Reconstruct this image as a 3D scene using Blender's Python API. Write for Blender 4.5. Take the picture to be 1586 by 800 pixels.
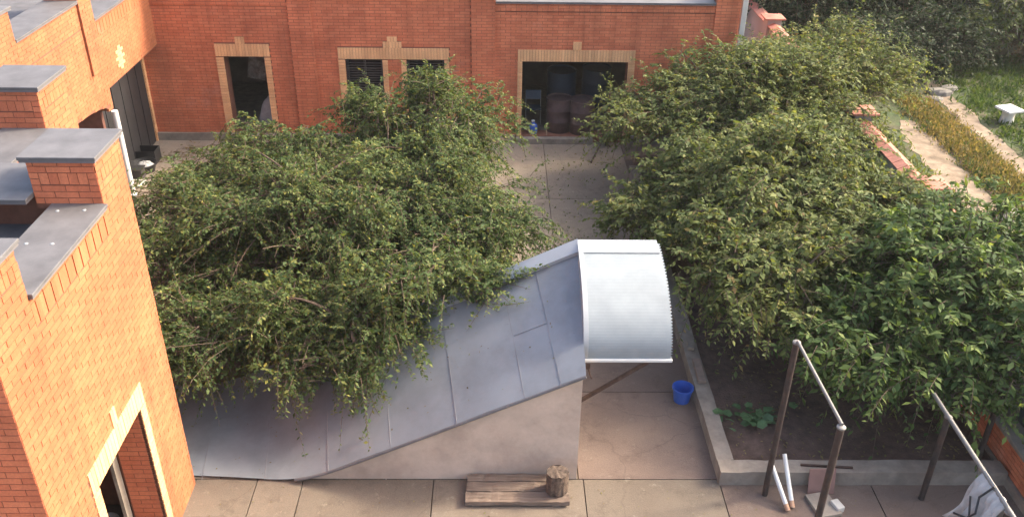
import bpy, math, random
import numpy as np
from mathutils import Vector, Matrix

sc = bpy.context.scene
for o in list(bpy.data.objects): bpy.data.objects.remove(o)
R = math.radians
random.seed(7)

# ------------------------------------------------------------------ camera
CAM_H = 9.4
PITCH, YAW, ROLL = 0.530057, 0.0189573, 0.0147261
cp, sp = math.cos(PITCH), math.sin(PITCH)
FWD = Vector((math.sin(YAW)*cp, math.cos(YAW)*cp, -sp))
r0 = Vector((math.cos(YAW), -math.sin(YAW), 0)); u0 = r0.cross(FWD)
RIGHT = r0*math.cos(ROLL) + u0*math.sin(ROLL)
UP = -r0*math.sin(ROLL) + u0*math.cos(ROLL)
cam_d = bpy.data.cameras.new('camera'); cam = bpy.data.objects.new('camera', cam_d)
sc.collection.objects.link(cam)
cam.matrix_world = Matrix(((RIGHT.x, UP.x, -FWD.x, 0), (RIGHT.y, UP.y, -FWD.y, 0), (RIGHT.z, UP.z, -FWD.z, CAM_H), (0, 0, 0, 1)))
cam_d.sensor_fit = 'HORIZONTAL'; cam_d.sensor_width = 36; cam_d.lens = 36*1394.88/1586
cam_d.clip_start = 0.1; cam_d.clip_end = 600
sc.camera = cam

# ------------------------------------------------------------------ sky, sun, exposure
SUN_EL, SUN_AZ = R(38), R(16)            # azimuth measured from +X towards +Y
world = bpy.data.worlds.new('World'); sc.world = world; world.use_nodes = True
wn = world.node_tree; wn.nodes.clear()
sky = wn.nodes.new('ShaderNodeTexSky'); sky.sky_type = 'NISHITA'; sky.sun_disc = False
sky.sun_elevation = SUN_EL; sky.sun_rotation = math.pi/2 - SUN_AZ
sky.air_density = 1.0; sky.dust_density = 6.0; sky.ozone_density = 0.6
bg = wn.nodes.new('ShaderNodeBackground'); bg.inputs[1].default_value = 0.15
wo = wn.nodes.new('ShaderNodeOutputWorld')
wn.links.new(sky.outputs[0], bg.inputs[0]); wn.links.new(bg.outputs[0], wo.inputs[0])
sun_d = bpy.data.lights.new('sun', 'SUN'); sun_d.energy = 2.0; sun_d.angle = R(9.0); sun_d.color = (1.0, 0.87, 0.66)
sun = bpy.data.objects.new('sun', sun_d); sc.collection.objects.link(sun)
sdir = Vector((math.cos(SUN_EL)*math.cos(SUN_AZ), math.cos(SUN_EL)*math.sin(SUN_AZ), math.sin(SUN_EL)))
sun.rotation_euler = sdir.to_track_quat('Z', 'Y').to_euler(); sun.location = sdir*60
vs = sc.view_settings
vs.view_transform = 'Standard'; vs.look = 'None'; vs.gamma = 1.0; vs.use_curve_mapping = False
vs.exposure = 1.82

# ------------------------------------------------------------------ helpers
COL = sc.collection
def link(o): COL.objects.link(o); return o
def tag(o, label=None, cat=None, group=None, kind=None):
    if label: o['label'] = label
    if cat: o['category'] = cat
    if group: o['group'] = group
    if kind: o['kind'] = kind
    return o
def empty(name, loc, label, cat, group=None):
    o = link(bpy.data.objects.new(name, None)); o.location = loc; o.empty_display_size = .2
    return tag(o, label, cat, group)
def offs(parent):
    """world position of a parent chain (no rotations are used on parents)"""
    v = Vector((0, 0, 0))
    while parent is not None:
        v += Vector(parent.location); parent = parent.parent
    return v
def attach(o, parent):
    if parent is not None:
        o.parent = parent; o.location = Vector(o.location) - offs(parent)
    return o

class MB:
    def __init__(s): s.v = []; s.f = []
    def add(s, vs_, fs):
        b = len(s.v); s.v += [tuple(p) for p in vs_]; s.f += [tuple(i+b for i in f) for f in fs]; return s
    def box(s, x0, x1, y0, y1, z0, z1):
        return s.add([(x0,y0,z0),(x1,y0,z0),(x1,y1,z0),(x0,y1,z0),(x0,y0,z1),(x1,y0,z1),(x1,y1,z1),(x0,y1,z1)],
                     [(3,2,1,0),(4,5,6,7),(0,1,5,4),(1,2,6,5),(2,3,7,6),(3,0,4,7)])
    def obox(s, c, ax, ay, az, hx, hy, hz):
        c, ax, ay, az = Vector(c), Vector(ax).normalized(), Vector(ay).normalized(), Vector(az).normalized()
        vs_ = [c+ax*hx*i+ay*hy*j+az*hz*k for k in (-1,1) for j in (-1,1) for i in (-1,1)]
        return s.add(vs_, [(2,3,1,0),(4,5,7,6),(0,1,5,4),(1,3,7,5),(3,2,6,7),(2,0,4,6)])
    def bar(s, a, b, w, h, upv=(0,0,1)):
        a, b = Vector(a), Vector(b); d = (b-a); L = d.length; d.normalize()
        sd = d.cross(Vector(upv))
        if sd.length < 1e-4: sd = d.cross(Vector((1,0,0)))
        sd.normalize(); up = sd.cross(d)
        return s.obox((a+b)/2, d, sd, up, L/2, w/2, h/2)
    def tube(s, pts, rad, n=8, cap=True):
        pts = [Vector(p) for p in pts]; m = len(pts)
        if not hasattr(rad, '__len__'): rad = [rad]*m
        rings = []; prev = None
        for i, p in enumerate(pts):
            d = (pts[min(i+1,m-1)]-pts[max(i-1,0)]).normalized()
            ref = prev if prev is not None else (Vector((1,0,0)) if abs(d.x) < .9 else Vector((0,1,0)))
            a = (ref - d*ref.dot(d)).normalized(); b = d.cross(a); prev = a
            rings.append([p+(a*math.cos(2*math.pi*k/n)+b*math.sin(2*math.pi*k/n))*rad[i] for k in range(n)])
        vs_ = [q for r in rings for q in r]; fs = []
        for i in range(m-1):
            for k in range(n):
                k2 = (k+1) % n; fs.append((i*n+k, i*n+k2, (i+1)*n+k2, (i+1)*n+k))
        if cap: fs.append(tuple(range(n-1,-1,-1))); fs.append(tuple((m-1)*n+k for k in range(n)))
        return s.add(vs_, fs)
    def lathe(s, c, prof, n=20, cap0=True, cap1=True, tilt=None):
        """prof: list of (r,z)"""
        c = Vector(c); M = tilt if tilt else Matrix.Identity(3)
        vs_ = [c + M @ Vector((r*math.cos(2*math.pi*k/n), r*math.sin(2*math.pi*k/n), z)) for r, z in prof for k in range(n)]
        fs = []
        for i in range(len(prof)-1):
            for k in range(n):
                k2 = (k+1) % n; fs.append((i*n+k, i*n+k2, (i+1)*n+k2, (i+1)*n+k))
        if cap0: fs.append(tuple(range(n-1,-1,-1)))
        if cap1: fs.append(tuple((len(prof)-1)*n+k for k in range(n)))
        return s.add(vs_, fs)
    def prism(s, poly, axis, a, b):
        """poly: 2D points; axis 'y': (x,z) extruded y a..b ; 'x': (y,z) ; 'z': (x,y)"""
        def P(p, t):
            if axis == 'y': return (p[0], t, p[1])
            if axis == 'x': return (t, p[0], p[1])
            return (p[0], p[1], t)
        n = len(poly)
        return s.add([P(p, a) for p in poly]+[P(p, b) for p in poly],
                     [tuple(range(n)), tuple(range(2*n-1, n-1, -1))]+[(i, i+n, (i+1) % n+n, (i+1) % n) for i in range(n)])
    def mesh(s, name, mat, smooth=False):
        me = bpy.data.meshes.new(name); me.from_pydata(s.v, [], s.f); me.validate()
        if mat: me.materials.append(mat)
        if smooth:
            me.polygons.foreach_set('use_smooth', [True]*len(me.polygons))
        return me
    def build(s, name, mat, parent=None, smooth=False, bevel=0, **t):
        me = s.mesh(name, mat, smooth)
        import bmesh
        bm = bmesh.new(); bm.from_mesh(me); bmesh.ops.recalc_face_normals(bm, faces=bm.faces)
        if smooth:
            for e in bm.edges:
                if len(e.link_faces) == 2 and e.calc_face_angle(0) > R(40): e.smooth = False
        bm.to_mesh(me); bm.free()
        o = link(bpy.data.objects.new(name, me))
        if bevel:
            m = o.modifiers.new('bevel', 'BEVEL'); m.width = bevel; m.segments = 2; m.limit_method = 'ANGLE'; m.angle_limit = R(40)
        attach(o, parent); tag(o, **t)
        return o

# ------------------------------------------------------------------ materials
MATS = {}
def nodes(name):
    m = bpy.data.materials.new(name); m.use_nodes = True; nt = m.node_tree
    return m, nt, nt.nodes['Principled BSDF']
def N(nt, t, **kw):
    n = nt.nodes.new(t)
    for k, v in kw.items():
        if k.startswith('i_'):
            key = k[2:]; n.inputs[int(key) if key.isdigit() else key].default_value = v
        else: setattr(n, k, v)
    return n
def ramp(nt, fac, stops):
    r = nt.nodes.new('ShaderNodeValToRGB'); e = r.color_ramp.elements
    while len(e) < len(stops): e.new(.5)
    for i, (p, c) in enumerate(stops): e[i].position = p; e[i].color = (c[0], c[1], c[2], 1)
    if fac is not None: nt.links.new(fac, r.inputs[0])
    return r
def mixc(nt, fac, a, b, mode='MIX'):
    m = nt.nodes.new('ShaderNodeMix'); m.data_type = 'RGBA'; m.blend_type = mode
    for sock, v in ((m.inputs[0], fac), (m.inputs[6], a), (m.inputs[7], b)):
        if hasattr(v, 'is_linked') or hasattr(v, 'links'): nt.links.new(v, sock)
        elif isinstance(v, (int, float)): sock.default_value = v
        else: sock.default_value = (v[0], v[1], v[2], 1)
    return m.outputs[2]
def noise(nt, scale, detail=4, rough=.6, coord=None):
    n = N(nt, 'ShaderNodeTexNoise'); n.inputs['Scale'].default_value = scale; n.inputs['Detail'].default_value = detail; n.inputs['Roughness'].default_value = rough
    if coord is None: coord = N(nt, 'ShaderNodeNewGeometry').outputs['Position']
    nt.links.new(coord, n.inputs['Vector']); return n.outputs[0]
def math_(nt, op, a, b=None):
    m = N(nt, 'ShaderNodeMath', operation=op)
    for i, v in enumerate((a, b)):
        if v is None: continue
        if isinstance(v, (int, float)): m.inputs[i].default_value = v
        else: nt.links.new(v, m.inputs[i])
    return m.outputs[0]
def rnd(nt):
    g = N(nt, 'ShaderNodeNewGeometry'); oi = N(nt, 'ShaderNodeObjectInfo')
    return math_(nt, 'FRACT', math_(nt, 'ADD', math_(nt, 'MULTIPLY', g.outputs['Random Per Island'], 7.31), math_(nt, 'MULTIPLY', oi.outputs['Random'], 5.77)))
def bump(nt, b, h, strength=.3, dist=.01):
    bn = N(nt, 'ShaderNodeBump'); bn.inputs['Strength'].default_value = strength; bn.inputs['Distance'].default_value = dist
    nt.links.new(h, bn.inputs['Height']); nt.links.new(bn.outputs[0], b.inputs['Normal'])

def brick_mat(name, c0, c1, c2, bloom=.12, rough=.85):
    m, nt, b = nodes(name)
    r = ramp(nt, rnd(nt), [(0, c0), (.5, c1), (1, c2)])
    n1 = noise(nt, .9, 5); st = ramp(nt, n1, [(.32, (.80, .79, .79)), (.6, (1.07, 1.06, 1.05))])
    c = mixc(nt, 1.0, r.outputs[0], st.outputs[0], 'MULTIPLY')
    mp = N(nt, 'ShaderNodeMapping'); mp.inputs['Scale'].default_value = (3.2, 3.2, .28); nt.links.new(N(nt, 'ShaderNodeNewGeometry').outputs['Position'], mp.inputs[0])
    run = ramp(nt, noise(nt, 1.0, 5, .65, mp.outputs[0]), [(.34, (.82, .81, .81)), (.56, (1.04,)*3)]); c = mixc(nt, 1.0, c, run.outputs[0], 'MULTIPLY')
    n2 = noise(nt, .55, 6, .7); wf = ramp(nt, n2, [(.60, (0, 0, 0)), (.80, (bloom*3,)*3)])
    c = mixc(nt, wf.outputs[0], c, (.62, .45, .38))
    n3 = noise(nt, 45, 4); sp_ = ramp(nt, n3, [(.3, (.86,)*3), (.7, (1.1,)*3)])
    c = mixc(nt, 1.0, c, sp_.outputs[0], 'MULTIPLY')
    nt.links.new(c, b.inputs['Base Color']); b.inputs['Roughness'].default_value = rough
    bump(nt, b, n3, .5, .006); return m
def simple(name, col, rough=.8, metal=0., var=.15, scale=6, bumpd=0., col2=None, scale2=None, spec=None):
    m, nt, b = nodes(name)
    n1 = noise(nt, scale, 6); lo, hi = 1-var, 1+var
    f = ramp(nt, n1, [(.3, (lo,)*3), (.7, (hi,)*3)])
    base = col
    if col2 is not None:
        n2 = noise(nt, scale2 or scale*.4, 6, .68); f2 = ramp(nt, n2, [(.42, (0,)*3), (.66, (1,)*3)])
        base = mixc(nt, f2.outputs[0], col, col2)
    c = mixc(nt, 1.0, base, f.outputs[0], 'MULTIPLY')
    nt.links.new(c, b.inputs['Base Color']); b.inputs['Roughness'].default_value = rough; b.inputs['Metallic'].default_value = metal
    if spec is not None: b.inputs['Specular IOR Level'].default_value = spec
    if bumpd: bump(nt, b, noise(nt, scale*5, 5), .5, bumpd)
    return m
def leaf_mat(name, stops, tipcol, trans=.40, rough=.62):
    m, nt, b = nodes(name)
    r = ramp(nt, rnd(nt), stops)
    big = ramp(nt, noise(nt, .55, 3), [(.35, (.80, .86, .80)), (.68, (1.18, 1.12, 1.0))])
    c = mixc(nt, 1.0, r.outputs[0], big.outputs[0], 'MULTIPLY')
    at = N(nt, 'ShaderNodeAttribute', attribute_name='tip')
    tf = ramp(nt, at.outputs['Fac'], [(.55, (0,)*3), (1, (.75,)*3)])
    c = mixc(nt, tf.outputs[0], c, tipcol)
    nt.links.new(c, b.inputs['Base Color']); b.inputs['Roughness'].default_value = rough
    b.inputs['Specular IOR Level'].default_value = .22
    tr = N(nt, 'ShaderNodeBsdfTranslucent'); nt.links.new(mixc(nt, 1.0, c, (1.25, 1.2, .6), 'MULTIPLY'), tr.inputs[0])
    mx = N(nt, 'ShaderNodeMixShader'); mx.inputs[0].default_value = trans
    nt.links.new(b.outputs[0], mx.inputs[1]); nt.links.new(tr.outputs[0], mx.inputs[2])
    nt.links.new(mx.outputs[0], nt.nodes['Material Output'].inputs[0]); return m

M_RED_SHADE = brick_mat('red_shade_brick', (.51, .142, .066), (.55, .162, .076), (.59, .185, .088))  # real red brick, also the shaded copy of the wings' brick
M_SUN_BRICK = brick_mat('sun_side_brick', (.355, .116, .048), (.385, .130, .054), (.415, .145, .062), bloom=.10)  # lit copy of the wings' brick, sunlight put into the colour
M_YEL = brick_mat('yellow_brick', (.68, .365, .175), (.72, .40, .195), (.76, .435, .215), bloom=.05)
M_MORTAR = simple('shaded_brick_mortar', (.20, .078, .048), .95, var=.2, scale=8)  # darkened so the joints carry the shade of their recess
M_MORTAR_Y = simple('trim_mortar', (.40, .24, .13), .95, var=.2, scale=8)
M_CAP = simple('grey_cap_metal', (.135, .131, .138), .6, .15, var=.14, scale=5, col2=(.10, .096, .10), scale2=1.6)
M_CAPD = simple('cap_edge_metal', (.17, .16, .17), .6, .2, var=.1)
M_ROOFING = simple('roofing_felt', (.10, .10, .11), .9, var=.25, scale=4)
M_DARKIN = simple('dark_interior_plaster', (.15, .115, .10), .95, var=.3, scale=2)
M_GATE = simple('dark_gate_paint', (.022, .021, .024), .6, var=.3, scale=3)
M_WHITE = simple('white_paint', (.60, .60, .585), .5, var=.05)
def paving_mat(name, c0, c1, dirt, pale):
    m, nt, b = nodes(name)
    c = ramp(nt, noise(nt, .8, 7, .7), [(.30, c0), (.70, c1)]).outputs[0]
    f = ramp(nt, noise(nt, 2.3, 8, .75), [(.52, (0,)*3), (.70, (.8,)*3)]).outputs[0]; c = mixc(nt, f, c, dirt)
    f = ramp(nt, noise(nt, 5.5, 8, .78), [(.58, (0,)*3), (.68, (.75,)*3)]).outputs[0]; c = mixc(nt, f, c, pale)
    sp_ = ramp(nt, noise(nt, 60, 5, .8), [(.3, (.72,)*3), (.7, (1.22,)*3)]).outputs[0]; c = mixc(nt, 1.0, c, sp_, 'MULTIPLY')
    t = ramp(nt, rnd(nt), [(0, (.88, .88, .87)), (1, (1.08, 1.07, 1.06))]).outputs[0]; c = mixc(nt, 1.0, c, t, 'MULTIPLY')
    vo = N(nt, 'ShaderNodeTexVoronoi'); vo.feature = 'DISTANCE_TO_EDGE'; vo.inputs['Scale'].default_value = .42
    mpn = N(nt, 'ShaderNodeNewGeometry').outputs['Position']; nz = N(nt, 'ShaderNodeTexNoise'); nz.inputs['Scale'].default_value = 2.2; nz.inputs['Detail'].default_value = 6
    nt.links.new(mpn, nz.inputs['Vector']); vm = N(nt, 'ShaderNodeVectorMath', operation='MULTIPLY_ADD'); vm.inputs[1].default_value = (.45, .45, .45); nt.links.new(nz.outputs['Color'], vm.inputs[0]); nt.links.new(mpn, vm.inputs[2])
    nt.links.new(vm.outputs[0], vo.inputs['Vector']); ck = ramp(nt, vo.outputs['Distance'], [(.0015, (.35,)*3), (.005, (0,)*3)]).outputs[0]; c = mixc(nt, ck, c, (.07, .05, .04))
    nt.links.new(c, b.inputs['Base Color']); b.inputs['Roughness'].default_value = .95; bump(nt, b, noise(nt, 30, 6, .7), .5, .008); return m
M_SLAB = paving_mat('paving_concrete', (.132, .103, .080), (.175, .142, .110), (.090, .069, .053), (.26, .225, .175))
M_SLABJ = simple('paving_joint_dirt', (.085, .060, .045), 1., var=.3, scale=9)
M_SLABD = paving_mat('darker_paving', (.125, .088, .072), (.16, .118, .097), (.09, .062, .051), (.20, .165, .135))  # darker, redder slab tone
M_CONC = simple('weathered_concrete', (.27, .230, .188), .95, var=.2, scale=4, bumpd=.012, col2=(.19, .152, .122), scale2=1.3)
M_SHEDW = simple('shed_wall_concrete', (.50, .40, .325), .95, var=.14, scale=2.4, bumpd=.006, col2=(.37, .285, .23), scale2=.8)
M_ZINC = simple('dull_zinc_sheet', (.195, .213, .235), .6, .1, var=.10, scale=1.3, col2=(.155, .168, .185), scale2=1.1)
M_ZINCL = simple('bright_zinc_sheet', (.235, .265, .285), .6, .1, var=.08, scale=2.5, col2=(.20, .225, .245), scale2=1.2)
M_FLASH = simple('pale_flashing', (.33, .345, .36), .5, .3, var=.06, scale=3)
M_RUST = simple('rusty_steel', (.065, .038, .030), .8, .2, var=.35, scale=14)
M_POST = simple('dark_steel_post', (.040, .033, .031), .7, .2, var=.3, scale=12, col2=(.062, .038, .030), scale2=4)
M_BARP = simple('pale_steel_pipe', (.19, .178, .165), .6, .2, var=.15, scale=10)
M_SOIL = simple('garden_soil', (.088, .054, .042), 1., var=.35, scale=7, bumpd=.03, col2=(.115, .072, .054), scale2=2)
M_PATH = simple('dry_dirt_path', (.25, .19, .135), 1., var=.3, scale=4, bumpd=.02, col2=(.15, .11, .075), scale2=1.2)
M_EARTH = simple('brown_earth', (.16, .105, .070), 1., var=.3, scale=3, bumpd=.03, col2=(.07, .075, .03), scale2=.5)
M_LAWN = simple('grassy_ground', (.045, .070, .022), 1., var=.35, scale=5, bumpd=.03, col2=(.08, .065, .035), scale2=.8)
M_BARK = simple('brown_bark', (.11, .075, .052), .95, var=.3, scale=18, bumpd=.02)
M_BARKP = simple('pale_bark', (.34, .31, .27), .9, var=.25, scale=10, bumpd=.02)
M_WOODG = simple('weathered_wood', (.23, .165, .130), .9, var=.25, scale=9, bumpd=.01)
M_TILE = simple('terracotta_cap', (.40, .165, .115), .9, var=.2, scale=7, col2=(.30, .13, .095), scale2=3)
M_PLASTER = simple('grey_plaster', (.30, .30, .29), .95, var=.14, scale=2, bumpd=.006, col2=(.24, .235, .22), scale2=1)
M_STONE = simple('garden_stone', (.17, .155, .135), .95, var=.25, scale=8, bumpd=.02)
M_PLASTERL = simple('pale_plaster', (.52, .49, .44), .95, var=.1, scale=2)
M_BLUE = simple('blue_plastic', (.03, .10, .42), .45, var=.1)
M_BLUED = simple('dull_blue_plastic', (.022, .045, .080), .55, var=.15)
M_MAROON = simple('maroon_drum_paint', (.085, .052, .052), .6, .15, var=.25, scale=6)
M_BLACK = simple('black_plastic', (.02, .02, .022), .55, var=.2)
M_CLOTH = simple('white_cloth', (.40, .395, .385), .95, var=.2, scale=6)
M_PAPER = simple('faded_poster', (.33, .30, .27), .8, var=.35, scale=7, col2=(.2, .14, .12), scale2=5)
M_BOARD = simple('brown_board', (.22, .125, .105), .8, var=.15, scale=4)
M_GLASSD = simple('dark_window_glass', (.02, .018, .02), .12, var=.2)
M_SHUT = simple('dark_slat_paint', (.045, .038, .040), .6, var=.2)

# wood grain material along X for the plank
def wood_grain(name):
    m, nt, b = nodes(name)
    mp = N(nt, 'ShaderNodeMapping'); mp.inputs['Scale'].default_value = (1.2, 22, 22)
    nt.links.new(N(nt, 'ShaderNodeNewGeometry').outputs['Position'], mp.inputs[0])
    n1 = noise(nt, 1.4, 8, .72, mp.outputs[0])
    r = ramp(nt, n1, [(.25, (.05, .036, .030)), (.5, (.15, .107, .083)), (.8, (.28, .215, .17))])
    nt.links.new(r.outputs[0], b.inputs['Base Color']); b.inputs['Roughness'].default_value = .9
    bump(nt, b, n1, .8, .012); return m
M_GRAIN = wood_grain('grey_wood_grain')

LEAF_SMALL = leaf_mat('small_dark_leaf', [(0, (.042, .075, .027)), (.45, (.074, .114, .039)), (.8, (.112, .148, .051)), (.96, (.18, .190, .060)), (1, (.28, .26, .07))], (.22, .24, .075))
LEAF_OLIVE = leaf_mat('olive_leaf', [(0, (.070, .098, .036)), (.5, (.112, .145, .052)), (.85, (.165, .195, .068)), (.97, (.21, .205, .08)), (1, (.22, .14, .07))], (.33, .34, .115))
LEAF_GREEN = leaf_mat('fresh_green_leaf', [(0, (.045, .082, .028)), (.5, (.075, .125, .040)), (.85, (.115, .170, .052)), (1, (.18, .22, .07))], (.32, .38, .10))
LEAF_SHADE = leaf_mat('shaded_far_leaf', [(0, (.013, .028, .016)), (.5, (.024, .045, .024)), (1, (.044, .068, .032))], (.065, .09, .04))  # darkened: shade over the far trees is put into the leaf colour
LEAF_BROWN = leaf_mat('brownish_leaf', [(0, (.055, .038, .024)), (.5, (.085, .060, .034)), (1, (.12, .095, .05))], (.15, .10, .05))
LEAF_YEL = leaf_mat('yellow_flower_leaf', [(0, (.09, .095, .035)), (.5, (.17, .145, .06)), (1, (.29, .21, .10))], (.32, .24, .12))
LEAF_GRASS = leaf_mat('grass_blade', [(0, (.030, .062, .018)), (.5, (.055, .098, .028)), (1, (.10, .14, .045))], (.12, .15, .05))
LEAF_DRY = leaf_mat('dry_litter', [(0, (.10, .070, .045)), (.5, (.20, .15, .09)), (1, (.16, .17, .06))], (.2, .16, .1))

# ------------------------------------------------------------------ brick walls
def project(p):
    d = Vector(p) - Vector((0, 0, CAM_H)); z = d.dot(FWD)
    if z <= .1: return None
    return (793 + 1394.88*d.dot(RIGHT)/z, 400 - 1394.88*d.dot(UP)/z, z)
CUBE = {}
def cube_mesh(mat, name='brick'):
    if (mat.name, name) not in CUBE:
        CUBE[(mat.name, name)] = MB().box(-.5, .5, -.5, .5, -.5, .5).mesh(name, mat)
    return CUBE[(mat.name, name)]
def piece(name, mat, b, parent, off):
    o = bpy.data.objects.new(name, cube_mesh(mat, name)); COL.objects.link(o)
    o.location = Vector(((b[0]+b[1])/2, (b[2]+b[3])/2, (b[4]+b[5])/2)) - off
    o.scale = (b[1]-b[0], b[3]-b[2], b[5]-b[4]); o.parent = parent; return o
class Face:
    """a vertical wall face: world = origin + u*a + n*b, axis aligned"""
    def __init__(s, ox, oy, u, n): s.o = (ox, oy); s.u = u; s.n = n
    def aabb(s, a0, a1, z0, z1, b0, b1):
        xs = [s.o[0]+s.u[0]*a+s.n[0]*b for a in (a0, a1) for b in (b0, b1)]
        ys = [s.o[1]+s.u[1]*a+s.n[1]*b for a in (a0, a1) for b in (b0, b1)]
        return (min(xs), max(xs), min(ys), max(ys), z0, z1)
BL, BH, JT, CO = .25, .065, .010, .075
def cut(segs, a, b):
    out = []
    for (p, q) in segs:
        if b <= p or a >= q: out.append((p, q)); continue
        if a-p > .02: out.append((p, a))
        if q-b > .02: out.append((b, q))
    return out
def lay(face, out, a0, a1, z0, z1, mat, holes=(), proud=.006, depth=.05, skip=None, ph=0.):
    k = 0; z = z0
    while z < z1-.02:
        zt = min(z+BH, z1); a = a0 - (.13 if k % 2 else 0) - ph
        while a < a1:
            p, q = max(a, a0), min(a+BL, a1)
            if q-p > .02:
                segs = [(p, q)]
                for h in holes:
                    if min(zt, h[3])-max(z, h[2]) > .03: segs = cut(segs, h[0]+.003, h[1]-.003)
                for (p2, q2) in segs:
                    if q2-p2 < .025: continue
                    if skip and skip((p2+q2)/2, (z+zt)/2): continue
                    pr = proud + random.uniform(-.0018, .0018)
                    out.append((face.aabb(p2, q2, z, zt, -depth, pr), mat))
            a += BL+JT
        z += CO; k += 1
def soldier(face, out, a0, a1, z0, z1, mat, step=.075, proud=.012, depth=.05, alt=0.):
    n = max(1, round((a1-a0)/step)); st = (a1-a0)/n
    for i in range(n):
        pr = proud + (alt if i % 2 else 0) + random.uniform(-.0015, .0015)
        out.append((face.aabb(a0+i*st+.004, a0+(i+1)*st-.004, z0, z1, -depth, pr), mat))
def side_trim(face, out, a0, a1, z0, z1, mat, proud=.012, depth=.05):
    z = z0
    while z < z1-.02:
        out.append((face.aabb(a0, a1, z, min(z+BH, z1), -depth, proud+random.uniform(-.0015, .0015)), mat)); z += CO
def core(mb, face, a0, a1, z0, z1, thick, holes=()):
    As = sorted({a0, a1, *[min(max(h[i], a0), a1) for h in holes for i in (0, 1)]})
    for p, q in zip(As[:-1], As[1:]):
        hs = sorted([(h[2], h[3]) for h in holes if h[0] < (p+q)/2 < h[1]])
        z = z0
        for (ha, hb) in hs:
            if ha-z > .005: mb.box(*face.aabb(p, q, z, ha, -thick, 0))
            z = hb
        if z1-z > .005: mb.box(*face.aabb(p, q, z, z1, -thick, 0))
def finish_bricks(root, bricks, n_ind=300, prefer=None, name='brick'):
    off = offs(root); sc_ = []
    for i, (b, mat) in enumerate(bricks):
        c = ((b[0]+b[1])/2, (b[2]+b[3])/2, (b[4]+b[5])/2); pr = project(c)
        if pr and 6 < pr[0] < 1580 and 6 < pr[1] < 794 and (prefer is None or prefer(c)):
            big = max(b[1]-b[0], b[3]-b[2], b[5]-b[4]); sc_.append((-big/pr[2], i))
    sc_.sort(); ind = {i for _, i in sc_[:n_ind]}
    rest = {}
    for i, (b, mat) in enumerate(bricks):
        if i in ind: piece(name, mat, b, root, off)
        else: rest.setdefault(mat.name, (mat, MB()))[1].box(*b)
    for mat, mb in rest.values():
        o = link(bpy.data.objects.new('brickwork', mb.mesh('brickwork', mat))); attach(o, root); o['kind'] = 'stuff'

# ------------------------------------------------------------------ ground and paving
g = MB(); g.add([(-150,-60,-.09),(150,-60,-.09),(150,260,-.09),(-150,260,-.09)], [(0,1,2,3)])
g.build('ground', M_EARTH, kind='structure')
pav = MB(); pav.add([(-14,2,-.03),(8.1,2,-.03),(8.1,22.6,-.03),(-14,22.6,-.03)], [(0,1,2,3)])
paving = pav.build('courtyard_paving', M_SLABJ, kind='structure')
def slabs(xs, ys, mat_f):
    for j in range(len(ys)-1):
        for i in range(len(xs)-1):
            x0, x1, y0, y1 = xs[i], xs[i+1], ys[j], ys[j+1]
            if x0 >= 3.2 and y0 > 9.5 and y1 < 20.9: continue
            g_ = .008; dz = random.uniform(-.004, .004)
            piece('slab', mat_f(x0, y0), (x0+g_, x1-g_, y0+g_, y1-g_, -.08, dz), paving, offs(paving))
M_SLABP = paving_mat('dusty_paving', (.225, .182, .140), (.29, .240, .185), (.15, .115, .085), (.37, .32, .25))
sm = lambda x, y: M_SLABP if y > 13 and x < 3.2 else M_SLABD if (x > 1 and 9.6 < y < 14) or (x > 3.2) else M_SLAB
slabs([-13.5,-11.2,-8.9,-6.6,-4.34,-3.45,-2.79,-.905,1.27,3.25,5.45,8.05], [3.4,5.5,7.55,9.69], sm)
slabs([-13.5,-11.2,-8.8,-6.4,-4.0,-1.6,1.2,3.24,5.6,8.05], [9.69,11.7,14.05,16.4,18.8,21.0,22.5], sm)

# ------------------------------------------------------------------ near wing (blocks with parapets and square pillars)
XL = -4.33
near = empty('brick_wing', (XL-2.5, 8, 0), 'sunlit orange brick wing with grey parapet caps and square pillars, left foreground', 'building')
NB = []
fR = Face(XL, 6.30, (0, 1), (1, 0))          # right face of first block, a = y-6.30
fF = Face(-9.0, 6.30, (1, 0), (0, -1))       # camera-facing end
fR2 = Face(-5.88, 9.60, (0, 1), (1, 0))      # right face of second block
Y0 = 6.30
DO = (7.25-Y0, 8.55-Y0, 0, 2.25)             # near door opening
DT = (7.10-Y0, 8.70-Y0, 0, 2.55)             # trim outline
cm = MB()
core(cm, fR, 0, 3.30, 0, 4.80, .42, [DO])
cm.box(-9.0, XL-.421, 6.30, 6.72, 0, 4.80)                  # front wall
cm.box(-9.0, XL-.421, 9.18, 9.60, 0, 4.95)                  # far wall
core(cm, fR2, 0, 2.2, 0, 4.80, .42)
cm.box(-9.0, -6.301, 11.38, 11.8, 0, 4.80)
cm.build('mortar_core', M_MORTAR, near)
for x0, x1, y0, y1 in ((XL-.72, XL, 8.89, 9.60), (XL-.72, XL, 6.30, 7.03), (-6.60, -5.88, 11.03, 11.80)):
    MB().box(x0, x1, y0, y1, 4.801 if x0 < -5.9 or y0 > 8 else 4.801, 5.385).build('pillar_core', M_MORTAR, near)
# roofs inside the parapets, floor slab
MB().box(-9.0, XL-.43, 6.73, 9.17, 4.25, 4.45).build('roof', M_ROOFING, near)
MB().box(-9.0, -6.31, 9.61, 11.37, 4.3, 4.5).build('roof', M_ROOFING, near)
# interior of the near door
MB().box(-8.9, XL-.43, 6.74, 9.16, -.02, .03).build('floor', M_DARKIN, near)
MB().box(-7.2, -7.0, 6.74, 9.16, .03, 4.2).build('inner_wall', M_DARKIN, near)
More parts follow.
